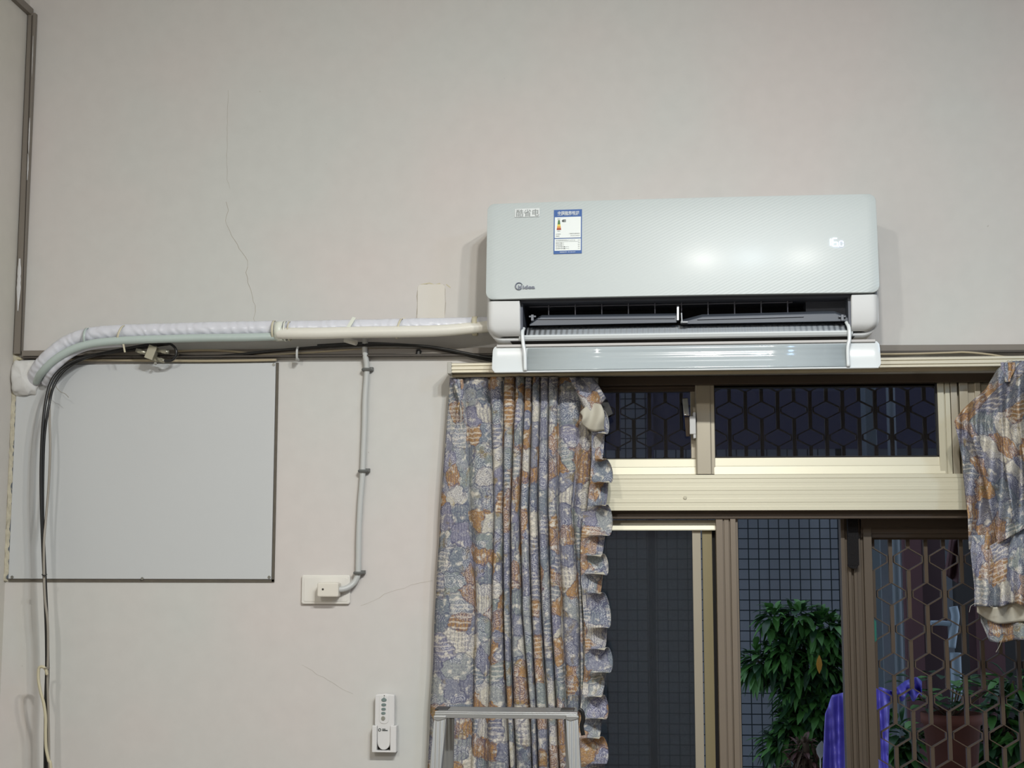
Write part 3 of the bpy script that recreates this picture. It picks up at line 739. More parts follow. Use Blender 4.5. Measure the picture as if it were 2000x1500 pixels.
cable('beige_cable', [(1690, 692, .03), (1780, 691, .03), (1850, 689, .03), (1885, 688, .032), (1930, 692, .032), (1970, 698, .03), (2020, 700, .03)], .0024, M_beige, 'thin beige cable lying above the curtain rail at the right')
# coaxial splitter
sp = U(298, 694, .03); root = empty('cable_splitter', sp); tag(root, 'small metal coaxial splitter with connectors under the wrapped pipe', 'splitter')
b = MB(); c0, c1 = U(302, 677, .045), U(292, 702, .045); b.bar(c0, c1, .021, .022); b.bar(U(298, 701, .04), U(308, 705, .04), .005, .006, side=(0, 0, 1)); b.bar(U(303, 676, .04), U(303, 683, .04), .009, .004)
make('body', b, M_steel, root, bevel=.001)
for (p, q) in (((287, 690), (266, 684)), ((306, 684), (330, 688)), ((306, 700), (322, 706))):
    b = MB().tube([U(*p, .045), U(*q, .045)], .0045, 10, n=1)
    v = (Vector(q)-Vector(p)); m_ = Vector(p)+v*.45; e_ = Vector(p)+v*.8
    b.tube([U(m_.x, m_.y, .045), U(e_.x, e_.y, .045)], .0058, 6, n=1, smooth=False)
    make('connector', b, M_steel, root)
make('jumper_loop', MB().tube([U(*q) for q in ((320, 705, .046), (334, 704, .046), (343, 696, .046), (344, 684, .046), (338, 675, .045), (326, 670, .04), (305, 669, .038))], .0033, 10), M_black, root)
make('screw', MB().disc((U(304, 710, .04).x, -.040, U(304, 710, .04).z), .0036, .004), M_screw, root, bevel=.0006)
b = MB(); b.tube([U(674, 664, .035), U(696, 670, .045)], .0062, 12, n=1); tag(make('conduit_stub', b, M_pvc), 'short cream tube end poking out below the pipe near the white cord', 'tube')
b = MB().tube([U(582, 678, .035), U(580, 684, .042), U(580, 700, .038), U(583, 703, .015)], .0028, 8); b.sphere(U(580.5, 702, .02), .0045)
tag(make('cable_hook', b, M_cord), 'small grey-white hook clip holding cables left of the white cord', 'clip')
b = MB(); c = U(817, 688, .02); b.box(c.x-.006, c.x+.006, -.02, -.015, c.z-.005, c.z+.005); b.tube([c+Vector((-.004, 0, -.004)), c+Vector((-.003, -.004, .005)), c+Vector((.004, -.004, .005)), c+Vector((.005, 0, -.004))], .0018, 8)
tag(make('cable_saddle', b, M_black, bevel=.0006), 'small black saddle clip on the trunking between the white cord and curtain', 'clip')

# plug on the wall plate with its cord and clips
p0, p1 = U(588, 1180, .009), U(684, 1123, .009)
root = empty('socket_plate', ((p0.x+p1.x)/2, 0, p0.z)); tag(root, 'ivory rectangular wall plate below the white cord', 'wall plate')
make('plate', MB().prism(rrect(p0.x, p1.x, p0.z, p1.z, .005), 0, -.009), M_plate, root, bevel=.003, seg=3)
make('raised_field', MB().prism(rrect(p0.x+.006, p1.x-.006, p0.z+.006, p1.z-.006, .003), -.008, -.0100), M_plate, root, bevel=.001)
q0, q1 = U(619, 1166, .042), U(661, 1138, .042)
root = empty('power_plug', ((q0.x+q1.x)/2, -.009, q0.z)); tag(root, 'boxy ivory plug on the wall plate with a thick white cord rising to the pipe', 'plug')
make('plug_body', MB().prism(rrect(q0.x, q1.x, q0.z, q1.z, .004), -.0105, -.042), M_plug, root, bevel=.003, seg=3)
h = U(630.5, 1151, .042); make('screw_hole', MB().disc((h.x, -.0418, h.z), .0025, .0006), M_hdark, root)
cp = [(655, 1151, .028), (668, 1151, .026), (682, 1146, .020), (693, 1136, .014), (699, 1122, .012), (700, 1100, .012), (701, 1040, .012), (704, 980, .012), (708, 930, .012), (710, 880, .012), (712, 830, .012), (713, 780, .012), (716, 735, .012), (716, 712, .014), (713, 690, .018), (713, 672, .022), (714, 660, .024)]
make('cord', MB().tube([U(*q) for q in cp], .0068, 14), M_cord, root)
for px, py, lb in ((716, 722, 'grey plastic clip on the white cord just below the pipe'), (709, 920, 'grey plastic clip halfway down the white cord'), (700, 1119, 'grey plastic clip on the white cord just above the plug')):
    c = U(px, py, .012); b = MB()
    b.tube([Vector((c.x-.0085, -.001, c.z)), Vector((c.x-.0085, -.014, c.z)), Vector((c.x-.004, -.0205, c.z)), Vector((c.x+.004, -.0205, c.z)), Vector((c.x+.009, -.014, c.z)), Vector((c.x+.009, -.001, c.z))], .0036, 6, smooth=False)
    b.box(c.x+.006, c.x+.015, -.014, -.001, c.z-.002, c.z+.006); b.disc((c.x+.0115, -.014, c.z+.002), .003, .002)
    tag(make('cord_clip', b, M_clip), lb, 'clip', 'clips holding the white cord')

# ------------------------------------------------------------------ fan remote in its holder
a0, a1 = U(727, 1467, .02), U(775, 1417, .02)
root = empty('remote_holder', ((a0.x+a1.x)/2, 0, a0.z)); tag(root, 'white plastic wall holder cradling the remote at the bottom of the picture', 'holder')
cxh = (a0.x+a1.x)/2; hw = (a1.x-a0.x)/2
b = MB().box(a0.x, a0.x+.011, -.026, 0, a0.z, a1.z); b.box(a1.x-.014, a1.x, -.026, 0, a0.z, a1.z); b.box(a0.x, a1.x, -.026, 0, a0.z-.002, a0.z+.002); b.box(a0.x, a1.x, -.003, 0, a0.z, a1.z)
make('cradle', b, M_remote, root, bevel=.002, seg=3)
make('slot', MB().box(a0.x+.011, a1.x-.014, -.005, -.003, a0.z+.002, a1.z), M_hdark, root)
r0, r1 = U(731.5, 1464, .02), U(771, 1355, .02)
root = empty('remote_control', ((r0.x+r1.x)/2, -.006, r0.z)); tag(root, 'slim white remote control with five grey-green buttons standing in its holder', 'remote control')
zt_ = r1.z; zb_ = a0.z+.003
pts = [(r0.x, a1.z), (a0.x+.0112, a1.z-.002), (a0.x+.0115, zb_+.018)]
cxr = (a0.x+.011+a1.x-.014)/2; rr = cxr-(a0.x+.0115)
pts += [(cxr-rr*cos(radians(t)), zb_+.018-.018*sin(radians(t))) for t in range(12, 180, 12)] + [(a1.x-.0142, zb_+.018), (a1.x-.0142, a1.z-.002), (r1.x, a1.z)]
pts += [(r1.x, zt_-.008)] + [(r1.x-.004+.004*cos(radians(t)), zt_-.006+.004*sin(radians(t))) for t in range(10, 90, 20)] + [((r0.x+r1.x)/2, zt_)] + [(r0.x+.004-.004*cos(radians(90-t)), zt_-.006+.004*sin(radians(90-t))) for t in range(10, 90, 20)] + [(r0.x, zt_-.008)]
make('shell', MB().prism(pts, -.006, -.022), M_remote, root, bevel=.002, seg=3)
cx = U(749.5, 1380, .022).x
b = MB().prism(rrect(cx-.010, cx+.012, a1.z+.004, zt_-.004, (.009, .009, .004, .004)), -.0215, -.0232); make('raised_face', b, M_remote, root, bevel=.0008)
for i, (py, rx, rz_) in enumerate(((1367, .0060, .0040), (1376.5, .0055, .0034), (1385, .0052, .0032), (1393, .0050, .0032), (1403, .0046, .0050))):
    p = U(750-i*.4, py, .0235); b = MB()
    if i < 4: pts = [(p.x+rx*s_*abs(cos(a))**.8, p.z+rz_*sin(a)) for a in [radians(15*k) for k in range(24)] for s_ in [1 if cos(a) >= 0 else -1]]
    else: pts = [(p.x+rx*cos(radians(18*k)), p.z+rz_*sin(radians(18*k))) for k in range(20)]
    if i == 0: pts = [(x, z+(.0025 if abs(x-p.x) < .0015 and z > p.z else 0)) for x, z in pts]
    make('button', b.prism(pts, -.022, -.0246), M_button if i < 4 else M_button2, root, bevel=.0006)
p = U(750.5, 1359, .023); make('indicator', MB().disc((p.x, -.0225, p.z), .0012, .001), M_lblack, root)
p = U(741.5, 1425.5, .0225); b = MB().tube([Vector((p.x+.0028*cos(a), -.0225, p.z+.0028*sin(a))) for a in [radians(20*k) for k in range(19)]], .0008, 6, n=1)
q = U(746.5, 1424, .0225); b.box(q.x, q.x+.0075, -.0228, -.0222, q.z-.0008, q.z+.0008); b.box(q.x, q.x+.0125, -.0228, -.0222, q.z-.0040, q.z-.0018)
make('printed_mark', b, M_lblack, root)

# ------------------------------------------------------------------ window
win = struct(empty('window_1', ((OX0+OX1)/2, .05, OZ0)))
def wm(name, b, m, parent=win, **k): return make(name, b, m, parent, **k)
def PX(x, y, d=0): return U(x, y, d)
DT = 0.0
zTt, zTb = U(1530, 926.5).z, U(1530, 997).z           # transom face
# outer frame
b = MB(); hz = U(1500, 752, -.02).z
b.box(OX0, OX1, -.004, .10, hz, OZ1); b.box(OX0, OX0+.035, -.004, .10, OZ0, OZ1); b.box(OX1-.035, OX1, -.004, .10, OZ0, OZ1); b.box(OX0, OX1, -.004, .10, OZ0, OZ0+.04)
b.box(OX0, OX1, .02, .035, hz-.006, hz)
wm('outer_frame', b, M_aluk, bevel=.0015)  # darker bronze puts the shade at the window head into the colour
# transom: fluted box, face tipped very slightly up
b = MB(); prof = [(.10, zTb), (-.006, zTb)]; nf = 9
for i in range(nf):
    z0 = zTb+(zTt-zTb)*(i/nf); z1 = zTb+(zTt-zTb)*((i+1)/nf); dz = z1-z0; y0 = -.011+.0075*(i/nf)
    g_ = (.0001, .0004, .0001, .0002, .0004, .0001, .0002, .0012, .0002)[i]
    prof += [(y0, z0+.0005), (y0+.0006, z1-.0009), (y0+.0006+g_, z1-.0007), (y0+.0006+g_, z1-.0002)]
prof += [(.002, zTt), (.10, zTt)]
b.profile(prof, OX0+.0, OX1)
wm('transom', b, M_alu)
p = U(1338, 972, .010); wm('screw_cap', MB().disc((p.x, -.0085, p.z), .0042, .0025), M_alu, bevel=.0006)
# track groove below the transom
wm('lower_track', MB().box(OX0, OX1, .012, .10, U(1500, 1013, -.012).z, zTb+.001), M_aluk, bevel=.001)
# upper left sash
def rail(z0, z1, yf, d=.02, tip=.006): return [(yf+d, z0), (yf-.001, z0), (yf-.001, z0+.002), (yf+tip*.4, (z0+z1)/2-.001), (yf+tip*.4+.001, (z0+z1)/2), (yf+tip, z1-.002), (yf+tip+.001, z1), (yf+d, z1)]
gy = .045
sash = wm('upper_sash', MB().profile(rail(U(1270, 928, -.035).z, U(1270, 896, -.035).z, .03), OX0+.035, U(1360, 910, -.035).x), M_alu)
gl0, gl1 = U(1160, 765, -gy), U(1357, 896, -gy)
x_l0 = OX0+.035
wm('stile', MB().box(U(1349, 830, -.04).x, U(1362, 830, -.04).x, .035, .055, gl1.z, gl0.z+.03), M_alud, sash, bevel=.001)
wm('top_rail', MB().box(x_l0, U(1360, 760, -.04).x, .032, .058, U(1270, 766, -.04).z, hz), M_aluk, sash, bevel=.001)
wm('glass_pane', MB().box(x_l0, U(1350, 830, -gy).x, .044, .048, gl1.z-.002, gl0.z+.002), M_glass, sash)
# upper right sash, in front
ym = .010
s2 = wm('upper_sash', MB().profile(rail(U(1600, 927, -ym).z, U(1600, 891.5, -ym).z, ym), U(1395, 910, -ym).x, U(1846, 905, -ym).x), M_alu)
xa_, xb_ = U(1360, 900, -ym).x, U(1397, 900, -ym).x
wm('stile', MB().vprofile([(xa_, .034), (xa_, .012), (xa_+.003, .010), (xb_-.010, .010), (xb_-.008, .012), (xb_, .012), (xb_, .034)], U(1380, 926, -ym).z, hz), M_alud, s2, bevel=.0008)
xr0 = U(1834, 850, -ym).x
def steps(x0, ws, z0, z1, y=.01, m=M_alu):
    b = MB(); x = x0
    for wpx, dy in ws:
        ww = wpx/862.; b.box(x, x+ww+.0005, y+dy, y+.035, z0, z1); x += ww
    return b
wm('stile', steps(xr0, ((12, 0), (3, .006), (9, .002)), U(1830, 926, -ym).z, hz), M_alu, s2, bevel=.0007)
gg0, gg1 = U(1397, 756, -.022), U(1834, 891, -.022)
wm('glass_pane', MB().box(xb_-.001, xr0+.001, .020, .024, gg1.z-.002, hz-.001), M_glass, s2)
wm('gasket', MB().box(xb_-.0005, xb_+.0015, .015, .02, gg1.z, hz).box(xr0-.004, xr0, .014, .02, gg1.z, hz).box(xb_, xr0, .014, .02, gg1.z-.001, gg1.z+.0015), M_frame_in, s2)
# right jamb rails of the upper light
wm('jamb_rail', steps(U(1860, 850, -ym).x, ((12, .004), (4, .018), (16, 0), (14, .006), (10, 0), (20, .01)), zTt, hz, y=.006), M_alud, bevel=.0007)
wm('rail_shadow_gap', MB().box(U(1856, 850).x, U(1862, 850).x, .03, .04, zTt, hz), M_frame_in)
# latch
b = MB(); b.bar(U(1338, 778, .005), U(1341, 812, .012), .013, .008)
lt_ = wm('latch', b, M_chrome, bevel=.002, seg=3)
wm('latch_arm', MB().bar(U(1341, 814, -.0), U(1344, 852, -.015), .010, .008), M_aluk, lt_, bevel=.0015)
wm('latch_keeper', MB().box(U(1347, 840, 0).x, U(1359, 840, 0).x, -.004, .03, U(1350, 848, 0).z, U(1350, 813, 0).z).box(U(1354, 840, 0).x, U(1359, 840, 0).x, -.002, .03, U(1350, 856, 0).z, U(1350, 805, 0).z), mat('latch_grey', (200, 200, 198), .35), lt_, bevel=.0012)
# lower left sash with insect screen behind
yl = .035
zr1, zr0 = U(1290, 1015.5, -yl).z, U(1290, 1036, -yl).z
s3 = wm('lower_sash', MB().profile(rail(zr0, zr1, yl, .02, .004), OX0+.035, U(1402, 1025, -yl).x), M_alu)
zbt = OZ0+.04
def vbar(name, x0, x1, py, y0, y1, m, par, z1=None, z0=None, bev=.001):
    return wm(name, MB().box(U(x0, py, -y0).x, U(x1, py, -y0).x, y0, y1, zbt if z0 is None else z0, zr0 if z1 is None else z1), m, par, bevel=bev)
vbar('stile', 1355, 1372, 1250, .045, .06, M_alud, s3)
vbar('stile', 1374.5, 1394, 1250, .048, .06, alu('olive_aluminium', (140, 130, 100), .45, .4), s3)
vbar('gasket', 1392, 1402, 1250, .062, .066, M_frame_in, s3)
wm('glass_pane', MB().box(OX0+.035, U(1356, 1250, -.05).x, .050, .054, zbt, zr0+.002), M_glass, s3)
b = MB().box(OX0+.035, U(1356, 1250, -.06).x, .0700, .0705, zbt, zr0+.01)
wm('insect_screen', b, M_screen, s3)
# sliding sash edges, fluted
s4 = wm('sliding_sash', steps(U(1402, 1250, -.02).x, ((13, .002), (3, .007), (9, .004), (3, .009), (10, 0), (5, .012)), zbt, U(1420, 1012, -.02).z, y=.014), M_slide, bevel=.0008)
# second track post further out
s5 = wm('outer_post', steps(U(1647, 1250, -.09).x, ((8, .004), (5, .010), (6, .002), (5, .010), (6, .002), (9, .008), (5, .012), (16, 0)), zbt, U(1680, 1012, -.09).z, y=.082), M_post, bevel=.0008)
b = MB().box(U(1655, 1060, -.08).x, U(1675, 1060, -.08).x, .066, .084, U(1665, 1104, -.08).z, U(1665, 1012, -.08).z)
b.prism([(U(x, y, -.08).x, U(x, y, -.08).z) for x, y in ((1655, 1103), (1675, 1103), (1673, 1109), (1665, 1111), (1657, 1107))], .067, .083)
wm('brush_strip', b, mat('black_brush', (14, 12, 14), .95, bump=1, bs=200))
wm('head_rail', MB().profile([(.13, U(1800, 1050, -.09).z), (.088, U(1800, 1050, -.09).z), (.088, U(1800, 1042, -.09).z), (.084, U(1800, 1042, -.09).z), (.084, U(1800, 1030, -.09).z), (.078, U(1800, 1030, -.09).z), (.078, U(1800, 1010, -.09).z), (.13, U(1800, 1010, -.09).z)], U(1680, 1030, -.09).x, OX1), M_aluk)
# cill / outer box edges
# ------------------------------------------------------------------ security grilles
def grille(px0, px1, py_ref, y, dx, pz, zlo, zhi, phase, bw, tw, x_al, z_al, dep=.012):
    bars = MB(); dia = MB()
    k = -1
    x0 = U(px0, py_ref, -y).x; x1 = U(px1, py_ref, -y).x; xa = U(x_al, py_ref, -y).x; za = U(1700, z_al, -y).z
    hh = pz*.165; sv = pz*.045; hwid = dx*.80
    i = int((x0-xa)/dx)-1
    while xa+i*dx < x1+dx:
        X = xa+i*dx; off = 0 if i % 2 == 0 else .5
        j = int((zlo-za)/pz)-2
        while za+(j)*pz < zhi+pz:
            zc = za+(j+off)*pz      # hexagon centre
            cl = lambda v: max(zlo, min(zhi, v))
            z0, z1 = zc+hh, zc+pz-hh
            if cl(z1) > cl(z0)+.001 and x0 < X < x1: bars.bar((X, y, cl(z0)), (X, y, cl(z1)), bw, dep)
            if zlo < zc < zhi:
                for sx in (-1, 1):
                    A_ = (X, zc+hh); B_ = (X+sx*hwid, zc+sv); C_ = (X+sx*hwid, zc-sv); D_ = (X, zc-hh)
                    for P_, Q_ in ((A_, B_), (B_, C_), (C_, D_)):
                        if x0 <= min(P_[0], Q_[0]) and max(P_[0], Q_[0]) <= x1: dia.bar((P_[0], y, P_[1]), (Q_[0], y, Q_[1]), tw, dep*1.1)
            j += 1
        i += 1
    return bars, dia
gz0, gz1 = zbt, U(1800, 1054, -.12).z
gbar, gdia = grille(1697, 2150, 1250, .125, .0405, .161, gz0, gz1, 0, .0085, .0022, 1813, 1160)
g = empty('security_grille', (U(1850, 1250, -.12).x, .125, gz0)); tag(g, 'bronze lattice security grille with elongated hexagons in the lower right of the window', 'grille')
make('upright_strip', gbar, M_grille, g)['kind'] = 'stuff'; make('hexagon_link', gdia, M_grille, g)['kind'] = 'stuff'
vx = U(1697, 1250, -.125).x
make('grille_frame', MB().box(vx-.012, vx, .105, .135, gz0, gz1+.01).box(vx-.012, U(2150, 1250, -.12).x, .108, .135, gz1, gz1+.012), M_grille, g, bevel=.001)
p = U(1706.5, 1232, -.12); make('glazed_cell', MB().prism([(p.x-.004, p.z-.022), (p.x+.001, p.z-.026), (p.x+.006, p.z-.022), (p.x+.006, p.z+.022), (p.x+.001, p.z+.026), (p.x-.004, p.z+.022)], .118, .122), mat('green_chip', (40, 110, 96), .4), g)
# upper grille behind the transom lights
uz0, uz1 = zTt-.05, OZ1+.12
gbar, gdia = grille(1165, 1930, 830, .225, .0392, .135, uz0, uz1, 0, .0085, .0026, 1237.5, 800)
g2 = empty('security_grille', (U(1500, 830, -.19).x, .19, uz0)); tag(g2, 'dark lattice security grille behind the upper window panes', 'grille')
make('upright_strip', gbar, M_grille, g2)['kind'] = 'stuff'; make('hexagon_link', gdia, M_grille, g2)['kind'] = 'stuff'

# ------------------------------------------------------------------ curtain rail
ra, rb = U(876, 719, .085), U(2030, 704.5, .085)
rail_ = empty('curtain_rail', (ra.x, -.085, ra.z)); tag(rail_, 'cream fluted curtain rail running along the top of the window', 'curtain rail')
b = MB(); zA, zB = ra.z, rb.z
sec = [(-.045, .011), (-.088, .011), (-.092, .009), (-.092, .005), (-.088, .004), (-.088, .0015), (-.092, .0005), (-.092, -.004), (-.088, -.005), (-.088, -.008), (-.091, -.009), (-.091, -.011), (-.045, -.011)]
va = [b.bm.verts.new((ra.x, y, zA+z)) for y, z in sec]; vb = [b.bm.verts.new((rb.x, y, zB+z)) for y, z in sec]
b.bm.faces.new(va); b.bm.faces.new(vb[::-1])
for i in range(len(sec)): b.bm.faces.new((va[i], vb[i], vb[(i+1) % len(sec)], va[(i+1) % len(sec)]))
make('rail', b, M_track, rail_)
make('end_cap', MB().box(ra.x-.002, ra.x+.008, -.094, -.042, zA-.014, zA+.013), M_cap, rail_, bevel=.0015)
pb2 = U(880, 733, .07); b = MB().bar((ra.x+.006, -.058, zA-.0155), (rb.x, -.058, zB-.0135), .006, .02, side=(0, 0, 1)); make('runner_channel', b, mat('track_shadow_cream', (190, 180, 155), .5), rail_, bevel=.001)
for x in (890, 1100, 1800): p = U(x, 719, .03); make('bracket', MB().box(p.x-.012, p.x+.012, -.05, 0, zA-.008+(zB-zA)*.3, zA+.010+(zB-zA)*.3), M_track, rail_)

# ------------------------------------------------------------------ left curtain
KY = [735, 1000, 1200, 1385, 1505, 1800]
KX = {735: [876, 905, 955, 982, 1006, 1024, 1039, 1054, 1070, 1090, 1140, 1168],
      1000: [857, 915, 964, 981, 996, 1014, 1032, 1049, 1069, 1088, 1117, 1146],
      1200: [846, 925, 959, 983, 996, 1019, 1038, 1057, 1075, 1097, 1131, 1142],
      1385: [838, 922, 951, 990, 1001, 1035, 1046, 1068, 1086, 1106, 1133, 1148],
      1505: [832, 918, 948, 996, 1006, 1040, 1050, 1072, 1092, 1112, 1136, 1150],
      1800: [822, 914, 944, 998, 1010, 1046, 1056, 1078, 1100, 1118, 1140, 1152]}
AMP = [.012, .022, .034, .036, .036, .034, .034, .034, .034, .022, .018]
def kx(i, py):
    for a, c in zip(KY, KY[1:]):
        if py <= c: break
    t = max(0, min(1, (py-a)/(c-a))); t = t*t*(3-2*t) if False else t
    return KX[a][i]*(1-t)+KX[c][i]*t
NS, SG = 11, 12
def cfn(u, v):
    py = 735+v*(1800-735); s = u*NS; i = min(NS-1, int(s)); t = s-i
    a, c = U(kx(i, py), py, .075), U(kx(i+1, py), py, .075)
    m_, hw_ = (a.x+c.x)/2, (c.x-a.x)/2; wig = noise.noise(Vector((i*3.1, py*.004, 0)))
    x = m_ - hw_*(1-2*t)*1.0 + .0015*noise.noise(Vector((u*30, py*.012, 4)))
    grow = .55+.45*min(1, v*3)
    A_ = AMP[i]*grow*(1+.3*wig)
    y = -.046 - A_*(1-abs(2*t-1)**4.5) - .004*noise.noise(Vector((u*9, py*.006, 7)))
    if i in (0, 1, 10): y -= .004*sin(t*pi*3+py*.004)*grow
    if i == 0 and t > .35 and v < .12: y += .004*cos(t*40)*(1-v/.12)          # pinch pleat
    z = a.z*(1-t)+c.z*t
    return Vector((x, y, z))
cl = [0.0]; prevp = cfn(0, .35)
for k in range(1, NS*SG+1):
    p = cfn(k/(NS*SG), .35); cl.append(cl[-1]+(p-prevp).length); prevp = p
def cuv(u, v):
    return (cl[int(round(u*NS*SG))], cfn(u, v).z)
croot = empty('window_curtain', (U(1000, 735, .075).x, -.075, U(1000, 735, .075).z)); tag(croot, 'left curtain of blue, ochre and cream patchwork cotton hanging in tight pleats', 'curtain')
b = MB().grid(cfn, NS*SG, 110, uv=cuv)
make('drape', b, [M_cloth, M_cloth_back], croot, solid=(.0009, 1, 1), recalc=False)
# pinched pleat at the top left
b = MB()
for k, px in enumerate((893, 899, 905)):
    b.clothtube([U(px-4, 741, .070), U(px-2, 756, .074), U(px+(899-px)*.5, 772, .076), U(899, 784, .078)], lambda t: .0042-.0012*t, .1*k)
for k, px in enumerate((893, 899, 905)):
    b.clothtube([U(899, 782, .078), U(px+1, 800, .075), U(px-1+k*3, 830, .066)], lambda t: .0032*(1-t)+.0006, .1*k+.05)
make('pinch_pleat', b, M_cloth, croot)
# ruffle down the leading edge
def ruf(outer, inner, y0, y1, base, amp, per, nv, ph=0):
    def fn(u, v):
        py = y0+v*(y1-y0)
        w_ = 2*pi*py/per + 4.5*noise.noise(Vector((py*.010, ph, 0)))+ph
        xo = outer(py) + 7*sin(w_*.5+1)*u
        pyy = py + u*(10.5*sin(w_))*(1+.3*noise.noise(Vector((py*.02, 9, ph))))
        xi = inner(py)
        s_ = u
        a_ = amp*(u**.8)*(1+.35*noise.noise(Vector((py*.03, 3, ph))))
        p = U(xi+(xo-xi)*s_, pyy, base + a_*sin(w_-1.3))
        p.x += .003*u*cos(w_)
        return p
    return fn
outer = lambda py: 1186 - (py-850)*.006 + 5*sin(py*.021)
inner = lambda py: 1150-.018*(py-850)+6*sin(py*.016) - (6 if py > 1000 else 0)
fn = ruf(outer, inner, 812, 1800, .086, .022, 46, 520)
b = MB().grid(fn, 14, 520, uv=lambda u, v: (1.3+u*.07, 2.0-v*1.65))
make('ruffle', b, [M_cloth, M_cloth_back], croot, solid=(.0009, 0, 1), recalc=False)
# folded-back top corner showing the lining
def corner(u, v):
    P = [(1112, 737), (1160, 737), (1184, 783), (1150, 815)]
    t = u; a = Vector(P[0]).lerp(Vector(P[1]), t); c = Vector(P[3]).lerp(Vector(P[2]), t); q = a.lerp(c, v)
    return U(q.x, q.y+5*sin(t*5)*v, .092+.014*sin(pi*v)*(.4+.6*t)+.005*sin(t*9))
b = MB().grid(corner, 14, 14, uv=lambda u, v: (2.0+u*.08, .5-v*.09))
make('turned_corner', b, [M_cloth, M_cloth_back], croot, solid=(.0009, 0, 1), recalc=False)
def curl(u, v):
    # frill flap turned lining-outwards
    a = Vector((1132, 806)).lerp(Vector((1174, 790)), u); c = Vector((1140, 828)).lerp(Vector((1184, 846)), u); q = a.lerp(c, v)
    return U(q.x+3*sin(v*5), q.y-9*sin(pi*u)*(1-v)+6*sin(pi*u*1.3)*v, .098+.014*sin(v*pi)*(.3+.7*u)+.006*sin(u*8+v*3))
b = MB().grid(curl, 16, 12, uv=lambda u, v: (2.2+u*.05, .3-v*.06))
make('lining_curl', b, M_cloth_back, croot, solid=(.0009, 0))
make('edge_shadow_piece', MB().prism([(U(x, y, .06).x, U(x, y, .06).z) for x, y in ((1172, 790), (1186, 780), (1197, 808), (1184, 815))], -.060, -.063), M_black, croot)  # black piece standing in for the shadow inside the curtain edge

# ------------------------------------------------------------------ right curtain
rr_ = empty('window_curtain', U(1980, 712, .09)); tag(rr_, 'right curtain of the same patchwork cotton, gathered and hooked up short at the picture edge', 'curtain')
LE = [(705, 1968), (722, 1948), (760, 1925), (800, 1880), (822, 1863), (850, 1870), (900, 1880), (930, 1882), (1000, 1890), (1050, 1892), (1100, 1897), (1150, 1903), (1184, 1903)]
def interp(T, y):
    for (a, p), (c, q) in zip(T, T[1:]):
        if y <= c: return p+(q-p)*max(0, (y-a)/(c-a))
    return T[-1][1]
ridges = [(1880, 1915, 1925, 1918), (1925, 1935, 1945, 1960), (1968, 1948, 1968, 1985), (1992, 1985, 1990, 2005)]
def rc(u, v):
    py = 705 + v*(1055-705); xl = interp(LE, py); xr = 2075
    px = xl+(xr-xl)*u
    bot = py + (v**6)*(18 - 46*max(0, min(1, (px-1930)/80)))
    fold = .017*sin(px*.16+py*.012+1.0)*min(1, v*5+.25) + .010*sin(px*.075-py*.02)
    if py < 760: fold += .004*sin(px*.8)*(1-(py-705)/55)
    edge = -.010*(1-min(1, u*8))
    for T_, a_ in (([(705, 1950), (760, 1951), (900, 1963), (1080, 1990)], .018), ([(705, 1992), (800, 1988), (920, 2003), (1080, 2020)], .016), ([(830, 1893), (930, 1922), (1080, 1955)], .015)):
        xr_ = interp(T_, max(py, T_[0][0])); q_ = px-xr_; k_ = 1 if py > T_[0][0]+30 else max(0, (py-T_[0][0])/30.)
        fold += 1.7*a_*k_*(math.exp(-q_/16.) if q_ > 0 else math.exp(q_/3.5))
    # crease gathering at the hooked-up point
    dxx, dyy = px-1893, py-838; dd = sqrt(dxx*dxx+dyy*dyy)
    fold += .006*sin(dxx*.55)*math.exp(-((dd-12)/30.)**2)*(1 if dyy < 12 else .3)
    return U(px, bot, .105+fold+edge)
b = MB().grid(rc, 150, 110, uv=lambda u, v: (3.0+u*.30+.02*sin(v*6), 1.2-v*.40))
make('drape', b, [M_cloth, M_cloth_back], rr_, solid=(.0009, 1, 1), recalc=False)
def rr1(u, v):      # first ruffle tier
    xl = interp(LE, 1055+v*130)
    px = xl+(2075-xl)*u; top = 1050 + 18 - 46*max(0, min(1, (px-1930)/80))*1.0
    bt = 1172 + 14*sin(u*9) + 26*max(0, min(1, (px-1940)/60))
    py = top+(bt-top)*v if px > 1930 else 1045+(1184-1045)*v
    f_ = .016*sin(px*.19)*v + .008*v
    return U(px, py, .108+f_)
b = MB().grid(rr1, 90, 24, uv=lambda u, v: (3.6+u*.34, .6-v*.15))
make('ruffle', b, [M_cloth, M_cloth_back], rr_, solid=(.0009, 1, 1), recalc=False)
def lin_(u, v):
    px = 1908+(2075-1908)*u; py = 1178+8*sin(u*8)+v*(18+26*sin(min(1, u*1.5)*pi*.5))
    return U(px, py, .100-.012*v+.008*sin(px*.12))
make('lining_edge', MB().grid(lin_, 40, 8), M_cloth_back, rr_, solid=(.0009, 0))
def back(u, v):
    px = 1912+(2075-1912)*u; bt = 1252-3*cos(u*14)-34*max(0, .10-u)/.10
    py = 1180+(bt-1180)*v
    return U(px+4*v, py, .078+.010*sin(px*.13)*(.4+v))
b = MB().grid(back, 50, 14, uv=lambda u, v: (4.2+u*.26, .2-v*.09))
make('back_ruffle', b, [M_cloth, M_cloth_back], rr_, solid=(.0009, 1, 1), recalc=False)
b = MB()
for k, px in enumerate((1958, 1965, 1972, 1979)):
    b.clothtube([U(px, 708, .120), U(px+.5, 722, .122), U(px+(1968-px)*.55, 736, .122), U(1968+(k-1.5)*1.5, 746, .120)], lambda t: .0040-.001*t, .1*k)
make('pinch_pleat', b, M_cloth, rr_)
b = MB()
for pts in (((1905, 1178), (1896, 1184), (1893, 1196)), ((1958, 1246), (1952, 1262), (1945, 1274)), ((1925, 1175), (1935, 1184), (1948, 1190))):
    b.tube([U(x, y, .125) for x, y in pts], .0004, 5)
